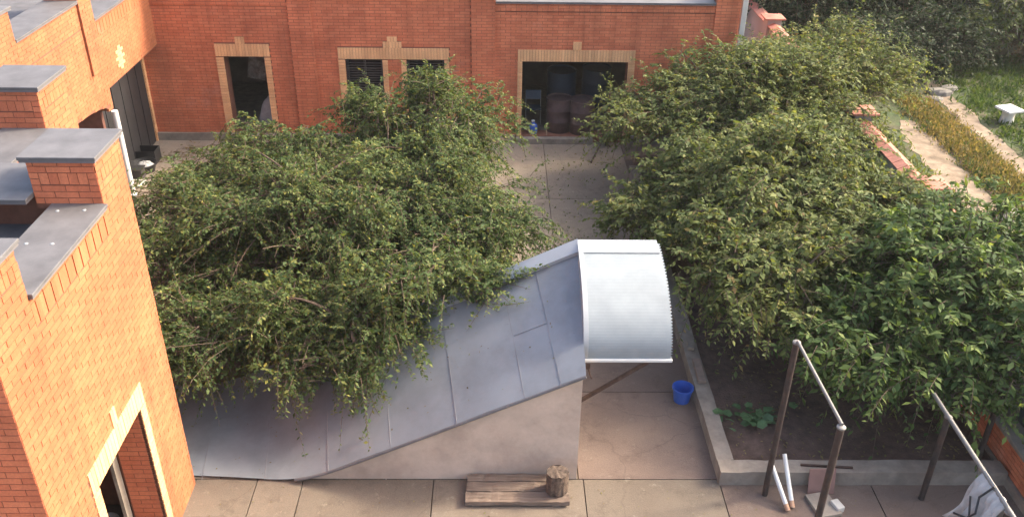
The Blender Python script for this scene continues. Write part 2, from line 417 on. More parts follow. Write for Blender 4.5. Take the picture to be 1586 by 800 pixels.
# brickwork on the faces
trimholes = [DT, (7.84-Y0, 7.98-Y0, 2.5, 2.78)]
lay(fR, NB, 0, 3.30, 0.0, 4.50, M_SUN_BRICK, trimholes)
soldier(fR, NB, 7.03-Y0, 8.89-Y0, 4.51, 4.745, M_SUN_BRICK, .085, .006, alt=.007)
lay(fR, NB, 7.03-Y0, 8.89-Y0, 4.752, 4.80, M_SUN_BRICK)
lay(fF, NB, 2.6, 4.67, 0, 4.80, M_RED_SHADE)  # end turned from the sun, laid in the shaded brick copy
lay(fR2, NB, 0, 2.2, 2.2, 4.50, M_SUN_BRICK)
soldier(fR2, NB, 0, 1.43, 4.51, 4.745, M_SUN_BRICK, .085, .006, alt=.007)
lay(fR2, NB, 0, 1.43, 4.752, 4.80, M_SUN_BRICK)
MB().box(-6.28, -5.9, 11.801, 11.94, 0, 4.98).build('return_core', M_SUN_BRICK, near)
lay(Face(-5.9, 11.80, (0, 1), (1, 0)), NB, 0, .14, 2.2, 4.98, M_SUN_BRICK, proud=.004)
def pillar(x0, x1, y0, y1, zb, zt, right_from):
    ff = Face(x0, y0, (1, 0), (0, -1)); fr = Face(x1, y0, (0, 1), (1, 0)); fl = Face(x0, y1, (0, -1), (-1, 0))
    w, d = x1-x0, y1-y0
    zs = [zt-.075*2-.13-.01]                           # courses: 2, rowlock band, then courses down
    for f_, L, zf in ((ff, w, zb), (fr, d, right_from), (fl, d, zb)):
        mat = M_RED_SHADE if f_ is ff else M_SUN_BRICK  # camera side gets the shaded brick copy, other sides the lit one
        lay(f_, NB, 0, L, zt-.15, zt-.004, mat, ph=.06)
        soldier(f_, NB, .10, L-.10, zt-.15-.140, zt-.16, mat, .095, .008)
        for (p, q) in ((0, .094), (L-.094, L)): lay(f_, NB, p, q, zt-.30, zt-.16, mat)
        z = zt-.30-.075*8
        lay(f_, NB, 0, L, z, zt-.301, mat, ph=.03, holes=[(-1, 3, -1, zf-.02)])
pillar(XL-.72, XL, 8.89, 9.60, 4.88, 5.385, 4.50)
pillar(XL-.72, XL, 6.30, 7.03, 4.88, 5.385, 4.50)
pillar(-6.60, -5.88, 11.03, 11.80, 4.88, 5.385, 4.50)
# upper soldier strip fill next to pillars is covered by the pillar courses
# trims of the near door
TB = []
soldier(fR, TB, DT[0], DT[1], 2.255, 2.55, M_YEL, .078, .016)
soldier(fR, TB, 7.845-Y0, 7.975-Y0, 2.556, 2.78, M_YEL, .065, .020)
side_trim(fR, TB, DT[0], DO[0], 0, 2.25, M_YEL, .016)
side_trim(fR, TB, DO[1], DT[1], 0, 2.25, M_YEL, .016)
finish_bricks(near, TB, 300, name='trim_brick')
# far reveal of the near door (return facing the camera, in the shaded brick copy) and the grey door post behind it
RV = []
lay(Face(XL-.40, 8.55, (1, 0), (0, -1)), RV, 0, .36, 0, 2.25, M_RED_SHADE, proud=.004, depth=.02)
finish_bricks(near, NB+RV, 300)
# caps
def cap(parent, x0, x1, y0, y1, z, th=.035, mat=M_CAP, bolts=(), edge=True):
    c = MB().box(x0, x1, y0, y1, z, z+th).build('parapet_cap', mat, parent, bevel=.006)
    if edge: MB().box(x0+.012, x1-.012, y0+.012, y1-.012, z-.028, z-.001).build('cap_edge', M_CAPD, c)
    for bx, by in bolts:
        MB().lathe((bx, by, z+th-.002), [(.022, 0), (.020, .007), (.010, .012)], 10).build('bolt', M_FLASH, c, smooth=True)
    return c
cap(near, XL-.56, XL+.05, 7.035, 8.885, 4.83, bolts=((-4.75, 8.70), (-4.47, 8.72), (-4.76, 7.98), (-4.50, 7.98), (-4.70, 7.35)))
cap(near, -9.0, XL-.73, 8.70, 9.66, 4.96)
cap(near, -9.0, XL-.73, 6.25, 6.80, 4.83)
cap(near, XL-.78, XL+.05, 8.83, 9.65, 5.392, .04)
cap(near, XL-.78, XL+.05, 6.25, 7.09, 5.392, .04)
cap(near, -6.44, -5.82, 9.67, 11.025, 4.83)
cap(near, -6.66, -5.82, 10.97, 11.85, 5.392, .04)
MB().box(-7.6, -4.95, 7.45, 7.62, 4.451, 4.56).build('roof_batten', M_CAP, near)
MB().box(XL-.47, XL-.425, 8.40, 8.53, 0.03, 2.22).build('door_post', M_CONC, near)
# things inside that doorway
def bucket(name, c, r, h, mat, label, cat, tilt=None, handle=True, rim=None):
    e = empty(name, c, label, cat)
    M3 = tilt.to_3x3() if tilt else None
    MB().lathe(c, [(r*.78, 0), (r, h), (r*1.06, h), (r*1.06, h-.02), (r*.96, h-.02), (r*.93, h-.005), (r*.72, .015)], 24, True, True, M3).build('body', mat, e, smooth=True)
    if handle:
        pts = [Vector((r*1.05*math.cos(t), -r*.75*math.sin(t)*1.0, h-.03-.02*math.sin(t))) for t in [math.pi*i/12 for i in range(13)]]
        pts = [(Vector(c) + ((M3 @ p) if M3 else p)) for p in pts]
        MB().tube(pts, .004, 6).build('handle', M_BARP, e)
    return e
bucket('paint_pail', (-5.15, 8.55, .03), .17, .30, M_CLOTH, 'pale pail with wire handle just inside the nearest doorway', 'pail')
pt = empty('shovel', (-5.25, 8.85, .03), 'shovel with wooden shaft leaning inside the nearest doorway', 'shovel')
MB().tube([(-5.25, 8.72, .30), (-5.45, 8.95, 1.45)], .016, 8).build('shaft', M_WOODG, pt)
MB().prism([(-5.36, .05), (-5.14, .05), (-5.13, .25), (-5.25, .34), (-5.37, .25)], 'y', 8.70, 8.712).build('blade', M_RUST, pt)

# ------------------------------------------------------------------ far wing
XF = -8.5; YB = 22.15
far = empty('brick_gatehouse_wing', (XF-2, 18, 0), 'sunlit orange brick wing with a yellow brick star, dark gate and arched porch', 'building')
FB = []
fw = Face(XF, 12.2, (0, 1), (1, 0)); A = lambda y: y-12.2
GO = (A(18.95), A(22.15)+.001, 0, 2.53)
# wall core with the arch cut out: profile polygon in (y,z)
AR0, AR1, SPR, RISE = 13.9, 18.80, 2.08, .36
def arch_z(y):
    t = (y-(AR0+AR1)/2)/((AR1-AR0)/2); return SPR+RISE*math.sqrt(max(0, 1-t*t))
poly = [(12.2, 0), (AR0, 0), (AR0, SPR)]+[(AR0+(AR1-AR0)*i/24, arch_z(AR0+(AR1-AR0)*i/24)) for i in range(1, 24)]+[(AR1, SPR), (18.95, SPR), (18.95, 2.53), (YB-.002, 2.53), (YB-.002, 4.03), (18.87, 4.03), (18.87, 4.56), (12.2, 4.56)]
MB().prism(poly, 'x', XF-.42, XF).build('mortar_core', M_MORTAR, far)
def skip_arch(a, z):
    y = a+12.2
    if AR0 < y < AR1 and z < arch_z(y)+.03: return True
    if AR1 <= y < 18.95 and z < SPR+.02: return True
    return False
STAR = [(19.80+dy, 3.06+dz) for dy, dz in ()]
star_c = (19.85, 3.05)
star_rows = [(-3, .14), (-2, .40), (-1, .27), (0, .52), (1, .27), (2, .40), (3, .14)]
star_boxes = []
for r_, w_ in star_rows:
    star_boxes.append((A(star_c[0])-w_/2, A(star_c[0])+w_/2, 2.95+r_*CO+.0, 2.95+r_*CO+BH))
zrow0 = 2.025+.0
holes = [(GO[0], GO[1]+.1, 0, 2.525)]
sb = []
for (a, b, z0, z1) in star_boxes:
    k = round((z0-.0)/CO); zz = k*CO; sb.append((a, b, zz, zz+BH))
lay(fw, FB, 0, A(YB)-.004, 0, 4.02, M_SUN_BRICK, holes+sb, skip=skip_arch)
lay(fw, FB, 0, A(18.87), 4.05, 4.55, M_SUN_BRICK)
for (a, b, z0, z1) in sb: lay(fw, FB, a, b, z0, z1, M_YEL, proud=.012)
# pilasters rising through the parapet
PB = MB()
for y0, y1, zt in ((14.92, 15.60, 5.15), (18.28, 18.86, 5.35)):
    PB.box(XF-.62, XF+.001, y0, y1, 4.57, zt)
    PB.box(XF+.002, XF+.049, y0+.004, y1-.004, 3.05, zt-.002)
    lay(Face(XF, y0, (0, 1), (1, 0)), FB, 0, y1-y0, 3.05, zt-.01, M_SUN_BRICK, proud=.055)
    lay(Face(XF-.62, y0, (1, 0), (0, -1)), FB, 0, .62, 4.57, zt-.01, M_RED_SHADE)  # pilaster front uses the shaded brick copy
o = PB.build('pilaster_core', M_MORTAR, far); o['kind'] = 'stuff'
soldier(fw, FB, A(18.90), A(YB)-.01, 3.72, 3.96, M_SUN_BRICK, .085, .010, alt=.005)
# arch intrados / lintel lip
finish_bricks(far, FB, 300, prefer=lambda c: c[2] > 2.3)
cap(far, XF-.62, XF+.07, 12.2, 14.91, 4.585); cap(far, XF-.62, XF+.07, 15.61, 18.27, 4.585); cap(far, XF-.62, XF+.06, 18.875, YB-.01, 4.055)
cap(far, XF-.68, XF+.11, 14.86, 15.66, 5.165, .04); cap(far, XF-.68, XF+.11, 18.22, 18.92, 5.365, .04)
MB().box(-14, XF-.63, 12.2, 22.1, 4.2, 4.3).build('roof', M_ROOFING, far)
MB().box(-14, -13.4, 12.2, 22.1, 4.31, 5.2).build('parapet', M_RED_SHADE, far)
# porch behind arch and gate
pin = MB(); pin.box(-13, -10.6, 12.3, 18.8, 0, 4.19); pin.box(-12.9, -8.75, 18.81, 18.93, 0, 2.5); pin.box(-12.9, -8.93, 12.3, 22.1, 2.75, 2.9)
pin.build('porch_walls', simple('porch_maroon_plaster', (.16, .070, .055), .9, var=.2), far)
for yy in (16.6, 17.6, 18.3): MB().box(-10.61, -10.55, yy, yy+.05, .0, 2.4).build('porch_post', M_SHUT, far)
gate = MB().box(-8.99, -8.945, 18.97, 22.09, .0, 2.52).build('gate', M_GATE, far)
for i in range(1, 6): MB().box(-8.944, -8.928, 18.97+i*.52-.012, 18.97+i*.52+.012, .05, 2.48).build('gate_rib', M_GATE, gate)
MB().box(-8.945, -8.915, 19.7, 19.85, 1.9, 2.1).build('gate_plate', simple('gate_plate_grey', (.06, .06, .06), .5), gate)
ft = []
side_trim(Face(-8.93, 22.02, (0, 1), (1, 0)), ft, 0, .12, .0, 2.5, M_YEL, .03, .02)
finish_bricks(far, ft, 0, name='trim_brick')
MB().box(-8.9, XF-.01, 18.97, 22.1, 2.56, 2.60).build('soffit', M_MORTAR, far)
wp = empty('porch_post', (XF+.06, 18.84, 0), 'slim white post carrying the arch beside the dark gate', 'post')
MB().tube([(XF+.06, 18.84, 0), (XF+.06, 18.84, 2.07)], .07, 14).build('shaft', M_WHITE, wp, smooth=True)
MB().lathe((XF+.06, 18.84, 0), [(.10, 0), (.10, .05), (.066, .07)], 14).build('base', M_WHITE, wp, smooth=True)

# ------------------------------------------------------------------ back building
back = empty('brick_outbuilding', (-1.5, YB+2, 0), 'red brick outbuilding with yellow-trimmed door, windows and open garage across the yard', 'building')
BB = []
fb = Face(-8.95, YB, (1, 0), (0, -1)); U = lambda x: x+8.95
d1 = (U(-6.90), U(-5.88), .21, 2.25); w1 = (U(-3.86), U(-2.92), .55, 2.21); w2 = (U(-2.32), U(-1.36), .55, 2.21); ga = (U(.61), U(3.29), .17, 2.185)
ops = [d1, w1, w2, ga]
cb = MB()
core(cb, fb, 0, U(-.10), .20, 5.2, .40, [d1, w1, w2])
core(cb, fb, U(-.10), U(5.94), .0, 3.64, .40, [ga])
cb.box(5.54, 5.94, YB+.401, 28, 0, 3.64)
cb.box(-.5, -.1, YB+.401, 28, 3.301, 5.2)
cb.build('mortar_core', M_MORTAR, back)
# brick courses: sections between pilasters, panels set back under a proud band
tr = [(U(-7.09), U(-5.73), .21, 2.57), (U(-6.56), U(-6.32), 2.5, 2.75), (U(-4.03), U(-1.24), .55, 2.50), (U(-2.89), U(-2.42), 2.45, 2.66), (U(-2.78), U(-2.53), 2.6, 2.79),
      (U(.49), U(3.46), .17, 2.49), (U(1.87), U(2.09), 2.45, 2.70)]
for x0, x1, ztop, zband in ((-8.95, -5.16, 5.2, 3.55), (-4.59, -.67, 5.2, 4.2), (-.08, 5.34, 3.64, 3.46)):
    lay(fb, BB, U(x0), U(x1), .21, zband-.005, M_RED_SHADE, tr)
    MB().box(x0+.003, x1-.003, YB-.027, YB-.0015, zband+.002, ztop-.003).build('band_core', M_MORTAR, back)
    if zband < 3.5: soldier(fb, BB, U(x0), U(x1), zband, zband+.075, M_RED_SHADE, .13, .030); lay(fb, BB, U(x0), U(x1), zband+.08, ztop, M_RED_SHADE, proud=.03)
    else: lay(fb, BB, U(x0), U(x1), zband, ztop, M_RED_SHADE, proud=.035)
for x0, x1, zt in ((-5.16, -4.59, 5.4), (-.67, -.08, 5.4), (5.34, 5.94, 4.4)):
    lay(fb, BB, U(x0), U(x1), .21, zt, M_RED_SHADE, proud=.06)
    MB().box(x0+.004, x1-.004, YB-.054, YB-.002, .21, zt-.003).build('pilaster_core', M_MORTAR, back)
MB().box(-.66, -.09, YB-.0, YB+.4, 5.201, 5.4).build('pilaster_core', M_MORTAR, back); MB().box(5.35, 5.93, YB-.0, YB+.4, 3.641, 4.4).build('pilaster_core', M_MORTAR, back)
lay(Face(5.94, YB, (0, 1), (1, 0)), BB, 0, 5.8, 0, 3.64, M_RED_SHADE)
# red infill between the two windows
lay(fb, BB, U(-2.79), U(-2.45), .56, 2.20, M_RED_SHADE, proud=.008)
finish_bricks(back, BB, 300, prefer=lambda c: c[2] > 2.25 and c[1] < YB+.2)
T2 = []
pr_ = .022
soldier(fb, T2, U(-7.09), U(-5.73), 2.255, 2.57, M_YEL, .075, pr_); soldier(fb, T2, U(-6.56), U(-6.32), 2.575, 2.75, M_YEL, .08, pr_)
side_trim(fb, T2, U(-7.09), d1[0], .21, 2.25, M_YEL, pr_); side_trim(fb, T2, d1[1], U(-5.73), .21, 2.25, M_YEL, pr_)
soldier(fb, T2, U(-4.03), U(-1.24), 2.215, 2.50, M_YEL, .075, pr_); soldier(fb, T2, U(-2.89), U(-2.42), 2.505, 2.66, M_YEL, .078, pr_); soldier(fb, T2, U(-2.78), U(-2.53), 2.665, 2.79, M_YEL, .08, pr_)
for a0, a1 in ((U(-4.03), w1[0]), (w1[1], U(-2.79)), (U(-2.45), w2[0]), (w2[1], U(-1.24))): side_trim(fb, T2, a0, a1, .55, 2.21, M_YEL, pr_)
soldier(fb, T2, U(.49), U(3.46), 2.19, 2.49, M_YEL, .075, pr_); soldier(fb, T2, U(1.87), U(2.09), 2.495, 2.70, M_YEL, .073, pr_+.02)
side_trim(fb, T2, U(.49), ga[0], .17, 2.185, M_YEL, pr_); side_trim(fb, T2, ga[1], U(3.46), .17, 2.185, M_YEL, pr_)
finish_bricks(back, T2, 0)
for o in back.children:
    if o.name.startswith('brickwork') and o.data.materials[0] is M_YEL: o.name = 'yellow_trim'
# plinth, steps, caps, roof, interior
pl = MB(); pl.box(-8.93, -7.0, YB-.07, YB+.3, 0, .205); pl.box(-5.8, .45, YB-.07, YB+.3, 0, .205); pl.box(3.5, 5.98, YB-.07, YB+.3, 0, .205)
pl.build('plinth', M_CONC, back)
MB().box(-6.99, -5.81, YB-.22, YB+.38, -.02, .195).build('door_step', M_CONC, back, bevel=.015)
MB().box(.47, 2.5, YB-.16, YB+.38, -.02, .155).build('garage_sill', M_CONC, back, bevel=.015)
cap(back, -.07, 5.33, YB-.09, YB+.45, 3.675, .03)
MB().box(-8.9, -.52, YB+.41, 28, 3.2, 3.3).build('ceiling', M_DARKIN, back)
MB().box(-.1, 5.53, YB+.41, 28, 3.35, 3.5).build('roof', M_ROOFING, back)
inn = MB(); inn.box(-8.9, 5.5, 26.2, 26.4, 0, 3.19); inn.box(-.35, -.2, YB+.41, 26.19, 0, 3.19); inn.box(-5.0, -4.85, YB+.41, 26.19, 0, 3.19); inn.box(-8.94, -8.8, YB+.41, 26.19, 0, 3.19)
inn.build('inner_wall', M_DARKIN, back)
MB().box(-8.8, 5.5, YB+.39, 26.19, -.02, .15).build('floor', simple('garage_floor', (.16, .13, .11), .95, var=.25), back)
def window(a):
    x0, x1, z0, z1 = a[0]-8.95, a[1]-8.95, a[2], a[3]
    e = MB()
    for b in ((x0, x0+.06, z0, z1), (x1-.06, x1, z0, z1)): e.box(b[0], b[1], YB+.10, YB+.16, b[2], b[3])
    e.box(x0+.06, x1-.06, YB+.10, YB+.16, z1-.06, z1); e.box(x0+.06, x1-.06, YB+.10, YB+.16, z0, z0+.06)
    e.box((x0+x1)/2-.025, (x0+x1)/2+.025, YB+.10, YB+.16, z0+.06, z1-.06)
    f = e.build('window', M_SHUT, back)
    MB().box(x0+.055, x1-.055, YB+.165, YB+.175, z0+.055, z1-.055).build('pane', M_GLASSD, f)
    s = MB(); z = z0+.10
    while z < z1-.08: s.obox(((x0+x1)/2, YB+.085, z), (1, 0, 0), (0, .8, -.6), (0, .6, .8), (x1-x0)/2-.01, .022, .005); z += .065
    o = s.build('louvre', M_SHUT, f); o['kind'] = 'stuff'
    MB().box(x0-.1, x1+.1, YB-.08, YB+.1, z0-.06, z0-.002).build('sill', M_CONC, f)
window(w1); window(w2)
# door interior bits
MB().box(-6.75, -6.70, 24.0, 24.02, .0, .0+.01)
tp = tag(MB().obox((-6.50, 23.65, 1.50), (1, 0, -.2), (0, 1, 0), (.2, 0, 1), .24, .012, .36).build('poster', M_PAPER), 'faded leaning picture panel inside the dark doorway of the back building', 'picture')
tw = empty('cloth_heap', (-5.9, 23.4, .15), 'pale crumpled cloth heap inside the dark doorway of the back building', 'cloth')
def blob_cloth(c, sx, sy, sz, seed, name, mat, parent):
    rs = np.random.default_rng(seed); n, m = 22, 12; mb = MB(); ph = rs.uniform(0, 6, 8)
    vs_ = []; fs = []
    for j in range(m+1):
        for i in range(n):
            t = 2*math.pi*i/n; f = j/m
            rr = math.sin(f*math.pi*.5)*(1+.16*math.sin(3*t+ph[0]+2*f)+.10*math.sin(7*t+ph[1]-4*f)); zz = math.cos(f*math.pi*.5)*(1+.14*math.sin(4*t+ph[2])+.08*math.sin(9*t+ph[3]+5*f))
            vs_.append((c[0]+sx*rr*math.cos(t), c[1]+sy*rr*math.sin(t), c[2]+sz*max(zz, 0)))
    for j in range(m):
        for i in range(n): i2 = (i+1) % n; fs.append((j*n+i, j*n+i2, (j+1)*n+i2, (j+1)*n+i))
    return mb.add(vs_, fs).build(name, mat, parent, smooth=True)
blob_cloth((-6.05, 23.2, .15), .45, .3, .62, 3, 'fabric', M_CLOTH, tw)

# corner strip and the boundary wall
tag(MB().box(5.985, 6.12, YB-.04, YB+.10, 0, 4.6).build('concrete_post', M_PLASTERL, bevel=.008), 'pale concrete post against the right corner of the red brick outbuilding', 'post')
XW = 8.15
bw = empty('boundary_wall', (XW, 18, 0), 'grey plastered boundary wall with stepped terracotta caps between yard and garden', 'wall')
py_ = [7.6, 11.4, 15.25, 19.0, 22.8, 26.6, 30.4]
for i, y in enumerate(py_):
    p_ = MB().box(XW-.2, XW+.22, y-.21, y+.21, -.05, 2.13).build('pillar', M_PLASTER, bw, bevel=.01)
    mb = MB(); z0 = 2.135
    mb.add([(XW-.29, y-.30, z0), (XW+.31, y-.30, z0), (XW+.31, y+.30, z0), (XW-.29, y+.30, z0), (XW-.29, y-.30, z0+.04), (XW+.31, y-.30, z0+.04), (XW+.31, y+.30, z0+.04), (XW-.29, y+.30, z0+.04), (XW, y, z0+.09)],
           [(3,2,1,0),(0,1,5,4),(1,2,6,5),(2,3,7,6),(3,0,4,7),(4,5,8),(5,6,8),(6,7,8),(7,4,8)])
    mb.build('pillar_cap', M_TILE, bw)
    if i < len(py_)-1:
        ya, yb_ = y+.211, py_[i+1]-.211
        MB().box(XW-.11, XW+.12, ya, yb_, -.05, 1.93).build('panel', M_PLASTER, bw)
        n = int((yb_-ya)/.27); st = (yb_-ya)/n
        for k in range(n):
            yy = ya+(k+.5)*st; dz = random.uniform(-.006, .006)
            for sgn in (-1, 1):
                a_ = Vector((sgn, 0, -.42)).normalized()
                MB().obox((XW+sgn*.092, yy, 1.985+dz), a_, (0, 1, 0), (.42*sgn, 0, 1), .10, st/2-.006, .014).build('cap_tile', M_TILE, bw)

# low red brick wall at the right of the bed
lw = empty('low_brick_wall', (7.5, 11, 0), 'low red brick wall with concrete top along the right side of the garden bed', 'wall')
LB = []
lf = Face(7.46, 12.6, (0, -1), (-1, 0))
lc = MB().box(7.46, 7.68, 6.5, 12.6, .0, .60).build('mortar_core', M_MORTAR, lw)
lay(lf, LB, 0, 6.1, .15, .60, M_RED_SHADE)
finish_bricks(lw, LB, 300)
MB().box(7.42, 7.74, 6.45, 12.65, .604, .67).build('coping', M_CONC, lw, bevel=.01)
MB().box(7.40, 7.455, 6.5, 12.6, .0, .14).build('footing', M_CONC, lw)

# ------------------------------------------------------------------ garden bed
bed = empty('raised_bed_wall', (5, 10, 0), 'low concrete edging wall round the dark soil garden bed', 'wall')
def jag(x0, x1, y0, y1, z0, z1, n=14):
    """box with an uneven top"""
    mb = MB(); al = 'x' if (x1-x0) > (y1-y0) else 'y'; pts = []
    vs_ = []; fs = []
    for i in range(n+1):
        t = i/n
        for q in (0, 1):
            for zz in (0, 1):
                w = random.uniform(-.006, .006)
                if al == 'x': vs_.append((x0+(x1-x0)*t, (y0 if q == 0 else y1)+w, z1+random.uniform(-.008, .008) if zz else z0))
                else: vs_.append(((x0 if q == 0 else x1)+w, y0+(y1-y0)*t, z1+random.uniform(-.008, .008) if zz else z0))
    for i in range(n):
        a, b = 4*i, 4*i+4
        fs += [(a, b, b+1, a+1), (a+2, a+3, b+3, b+2), (a+1, b+1, b+3, a+3), (a, a+2, b+2, b)]
    fs += [(0, 1, 3, 2), (4*n, 4*n+2, 4*n+3, 4*n+1)]
    return mb.add(vs_, fs)
jag(3.23, 7.40, 9.58, 9.84, -.02, .245, 18).build('front_edge', M_CONC, bed)
jag(3.225, 3.47, 9.845, 14.2, -.02, .24, 18).build('side_edge', M_CONC, bed)
jag(3.23, 3.46, 14.21, 20.2, -.02, .22, 18).build('side_edge', M_CONC, bed)
n = 46; sv = []; sf = []
rs = np.random.default_rng(5)
for j in range(n+1):
    for i in range(n+1):
        x = 3.4+4.1*i/n; y = 9.8+11.2*j/n
        sv.append((x, y, .13+.03*math.sin(3*x+1.3*y)+.025*math.sin(5.1*y-2*x)+rs.uniform(-.014, .014)))
for j in range(n):
    for i in range(n): a = j*(n+1)+i; sf.append((a, a+1, a+n+2, a+n+1))
MB().add(sv, sf).build('garden_soil', M_SOIL, smooth=True, kind='structure')
for i, (x, y, rz, l, w, h, txt) in enumerate(((3.345, 12.62, .1, .20, .11, .07, 'loose brick lying on the bed edging wall, the farther of two'), (3.36, 11.92, .02, .62, .13, .06, 'short grey wooden block lying along the bed edging wall'))):
    o = MB().obox((x, y, .248+h/2), (math.sin(rz), math.cos(rz), 0), (math.cos(rz), -math.sin(rz), 0), (0, 0, 1), l/2, w/2, h/2).build('loose_brick' if i == 0 else 'wood_block', M_CONC if i == 0 else M_WOODG, bevel=.008)
    tag(o, txt, 'brick' if i == 0 else 'wood')

# ------------------------------------------------------------------ cellar shed
shed = empty('cellar_shed', (-.8, 10.7, 0), 'sloping sheet-metal roofed cellar entrance with pale concrete side wall', 'shed')
SA, SBY = .484, .385
def roofz(x, y): return 1.955+SA*(x-1.17)+SBY*(y-9.66)
YN, YR = 9.70, 11.80
# near side wall (triangle) with slightly thick plate
MB().prism([(-2.72, -.02), (1.17, -.02), (1.17, roofz(1.17, YN)-.03), (-2.72, roofz(-2.72, YN)-.03)], 'y', YN, YN+.18).build('side_wall', M_SHEDW, shed)
MB().prism([(-4.35, -.02), (1.17, -.02), (1.17, roofz(1.17, YR)-.06), (-4.35, max(.02, roofz(-4.35, YR)-.06))], 'y', YR-.18, YR-.01).build('side_wall', M_SHEDW, shed)
ew = MB()
ew.prism([(YN+.181, -.02), (YN+.55, -.02), (YN+.55, roofz(1.0, YN+.55)-.05), (YN+.181, roofz(1.0, YN+.18)-.05)], 'x', .99, 1.165)
ew.prism([(YR-.5, -.02), (YR-.181, -.02), (YR-.181, roofz(1.0, YR-.18)-.05), (YR-.5, roofz(1.0, YR-.5)-.05)], 'x', .99, 1.165)
ew.build('end_wall', M_SHEDW, shed)
MB().box(1.02, 1.06, YN+.551, YR-.501, 0, 1.95).build('door', M_RUST, shed)
WX = -.151
def roofs(x, y):                      # the sheet bends softly to lie flat on the ground at its foot
    p = (roofz(x, y)-.03)/.10; return .03+.10*(math.log1p(math.exp(p)) if p < 30 else p)
def roof_panel(x0, x1, y0=9.62, y1=YR, lift=0., nx=8, ny=10, wob=.004):
    """sheet between two seams perpendicular to the eaves"""
    vs_ = []; fs = []
    for j in range(ny+1):
        y = y0+(y1-y0)*j/ny
        for i in range(nx+1):
            x = x0+(x1-x0)*i/nx+WX*(y-y0); ye = y+(max(0., -2.9-x)*.075 if j == 0 else 0)
            z = roofs(x, ye)+lift+wob*math.sin(5*x+3.1*y)*math.sin(4.3*y-2*x); vs_ += [(x, ye, z), (x, ye, z-.006)]
    W_ = nx+1; t = lambda i, j: 2*(j*W_+i)
    for j in range(ny):
        for i in range(nx): fs += [(t(i, j), t(i+1, j), t(i+1, j+1), t(i, j+1)), (t(i, j)+1, t(i, j+1)+1, t(i+1, j+1)+1, t(i+1, j)+1)]
    for i in range(nx): fs += [(t(i, 0), t(i, 0)+1, t(i+1, 0)+1, t(i+1, 0)), (t(i, ny), t(i+1, ny), t(i+1, ny)+1, t(i, ny)+1)]
    for j in range(ny): fs += [(t(0, j), t(0, j+1), t(0, j+1)+1, t(0, j)+1), (t(nx, j), t(nx, j)+1, t(nx, j+1)+1, t(nx, j+1))]
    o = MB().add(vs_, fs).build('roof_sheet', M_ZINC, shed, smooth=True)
    return o
seams = [-5.1, -4.25, -3.35, -2.42, -1.50, -.56, .37, .86, 1.20]
for i in range(len(seams)-1):
    sh = roof_panel(seams[i], seams[i+1]+(.03 if i < len(seams)-2 else 0), lift=.007 if i % 2 else .001, nx=3 if i > 5 else 8)
    if i < len(seams)-2:
        y2 = YR-.28; xs_ = seams[i+1]+.012
        MB().tube([(xs_+WX*(yy-9.62), yy, roofs(xs_+WX*(yy-9.62), yy)+.006) for yy in [9.63+(y2-9.63)*q/8 for q in range(9)]], .0035, 4).build('seam', M_CAPD, sh)
    # a line of sheet screws near the lap
    for k in range(4):
        y = 9.75+.55*k; x = seams[i+1]-.02+WX*(y-9.62); MB().lathe((x, y, roofs(x, y)+.010), [(.008, 0), (.006, .004)], 8).build('screw', M_CAPD, sh)
tri = [(1.20, 9.62), (1.20+.0, YR), (1.20+WX*(YR-9.62), YR)]
MB().add([(x, y, roofz(x, y)+.001) for x, y in tri]+[(x, y, roofz(x, y)-.005) for x, y in tri], [(0,1,2),(5,4,3),(0,3,4,1),(1,4,5,2),(2,5,3,0)]).build('roof_sheet', M_ZINC, shed)
pp = [(.40+WX*1.0, 10.62), (.86+WX*1.0, 10.62), (.86+WX*1.02, 10.65), (.40+WX*1.02, 10.65)]
MB().add([(x, y, roofz(x, y)+.014) for x, y in pp]+[(x, y, roofz(x, y)+.0) for x, y in pp], [(0,1,2,3),(7,6,5,4)]+[(i, i+4, (i+1) % 4+4, (i+1) % 4) for i in range(4)]).build('lap', M_ZINC, shed)
# eave flashing and ridge flashing
fl = MB(); fl.tube([(-2.9+4.1*i/20, 9.607, roofs(-2.9+4.1*i/20, 9.607)-.012) for i in range(21)], .022, 6); fl.build('eave_flashing', M_CAP, shed)
fl = MB()
fl.add([(-4.3, YR-.02, roofz(-4.3, YR-.02)+.03), (1.20, YR-.02, roofz(1.20, YR-.02)+.06), (1.20, YR-.26, roofz(1.20, YR-.26)+.07), (-4.3, YR-.22, roofz(-4.3, YR-.22)+.03),
        (-4.3, YR+.03, roofz(-4.3, YR)-.1), (1.20, YR+.03, roofz(1.20, YR)-.1), (1.20, YR-.26, roofz(1.20, YR-.26)+.012), (-4.3, YR-.22, roofz(-4.3, YR-.22)+.005)],
       [(0,1,2,3),(0,4,5,1),(3,2,6,7),(1,5,6,2),(0,3,7,4),(4,7,6,5)])
fl.build('ridge_flashing', M_FLASH, shed)
# curved canopy sheet with crimps
cx0, cx1 = 1.22, 2.42; CYR, CYN, CZ0, CZ1 = 11.80, 10.06, 1.90, 2.80
def arc(t):      # t 0 at ridge, 1 at near lip
    ph_ = t*math.pi/2; return CYR-(CYR-CYN)*math.sin(ph_), CZ0+(CZ1-CZ0)*math.cos(ph_)**.9 if t < 1 else CZ0
NA = 304
top = []
for i in range(NA+1):
    t = .03+.97*i/NA; y, z = arc(t); y2, z2 = arc(min(1, t+.002)); y1_, z1_ = arc(t-.002)
    d = Vector((0, y2-y1_, z2-z1_)).normalized(); nrm = Vector((0, d.z*-1, d.y)); nrm = nrm if nrm.z > 0 or nrm.y < 0 else -nrm
    w = .00032*math.sin(2*math.pi*i/NA*38)
    top.append((y+nrm.y*w, z+nrm.z*w, w))
cmb = MB(); cv = []; cf = []
for (y, z, w) in top: cv += [(cx0, y, z), (cx1+w*42, y, z), (cx0, y+.004, z-.005), (cx1+w*42, y+.004, z-.005)]
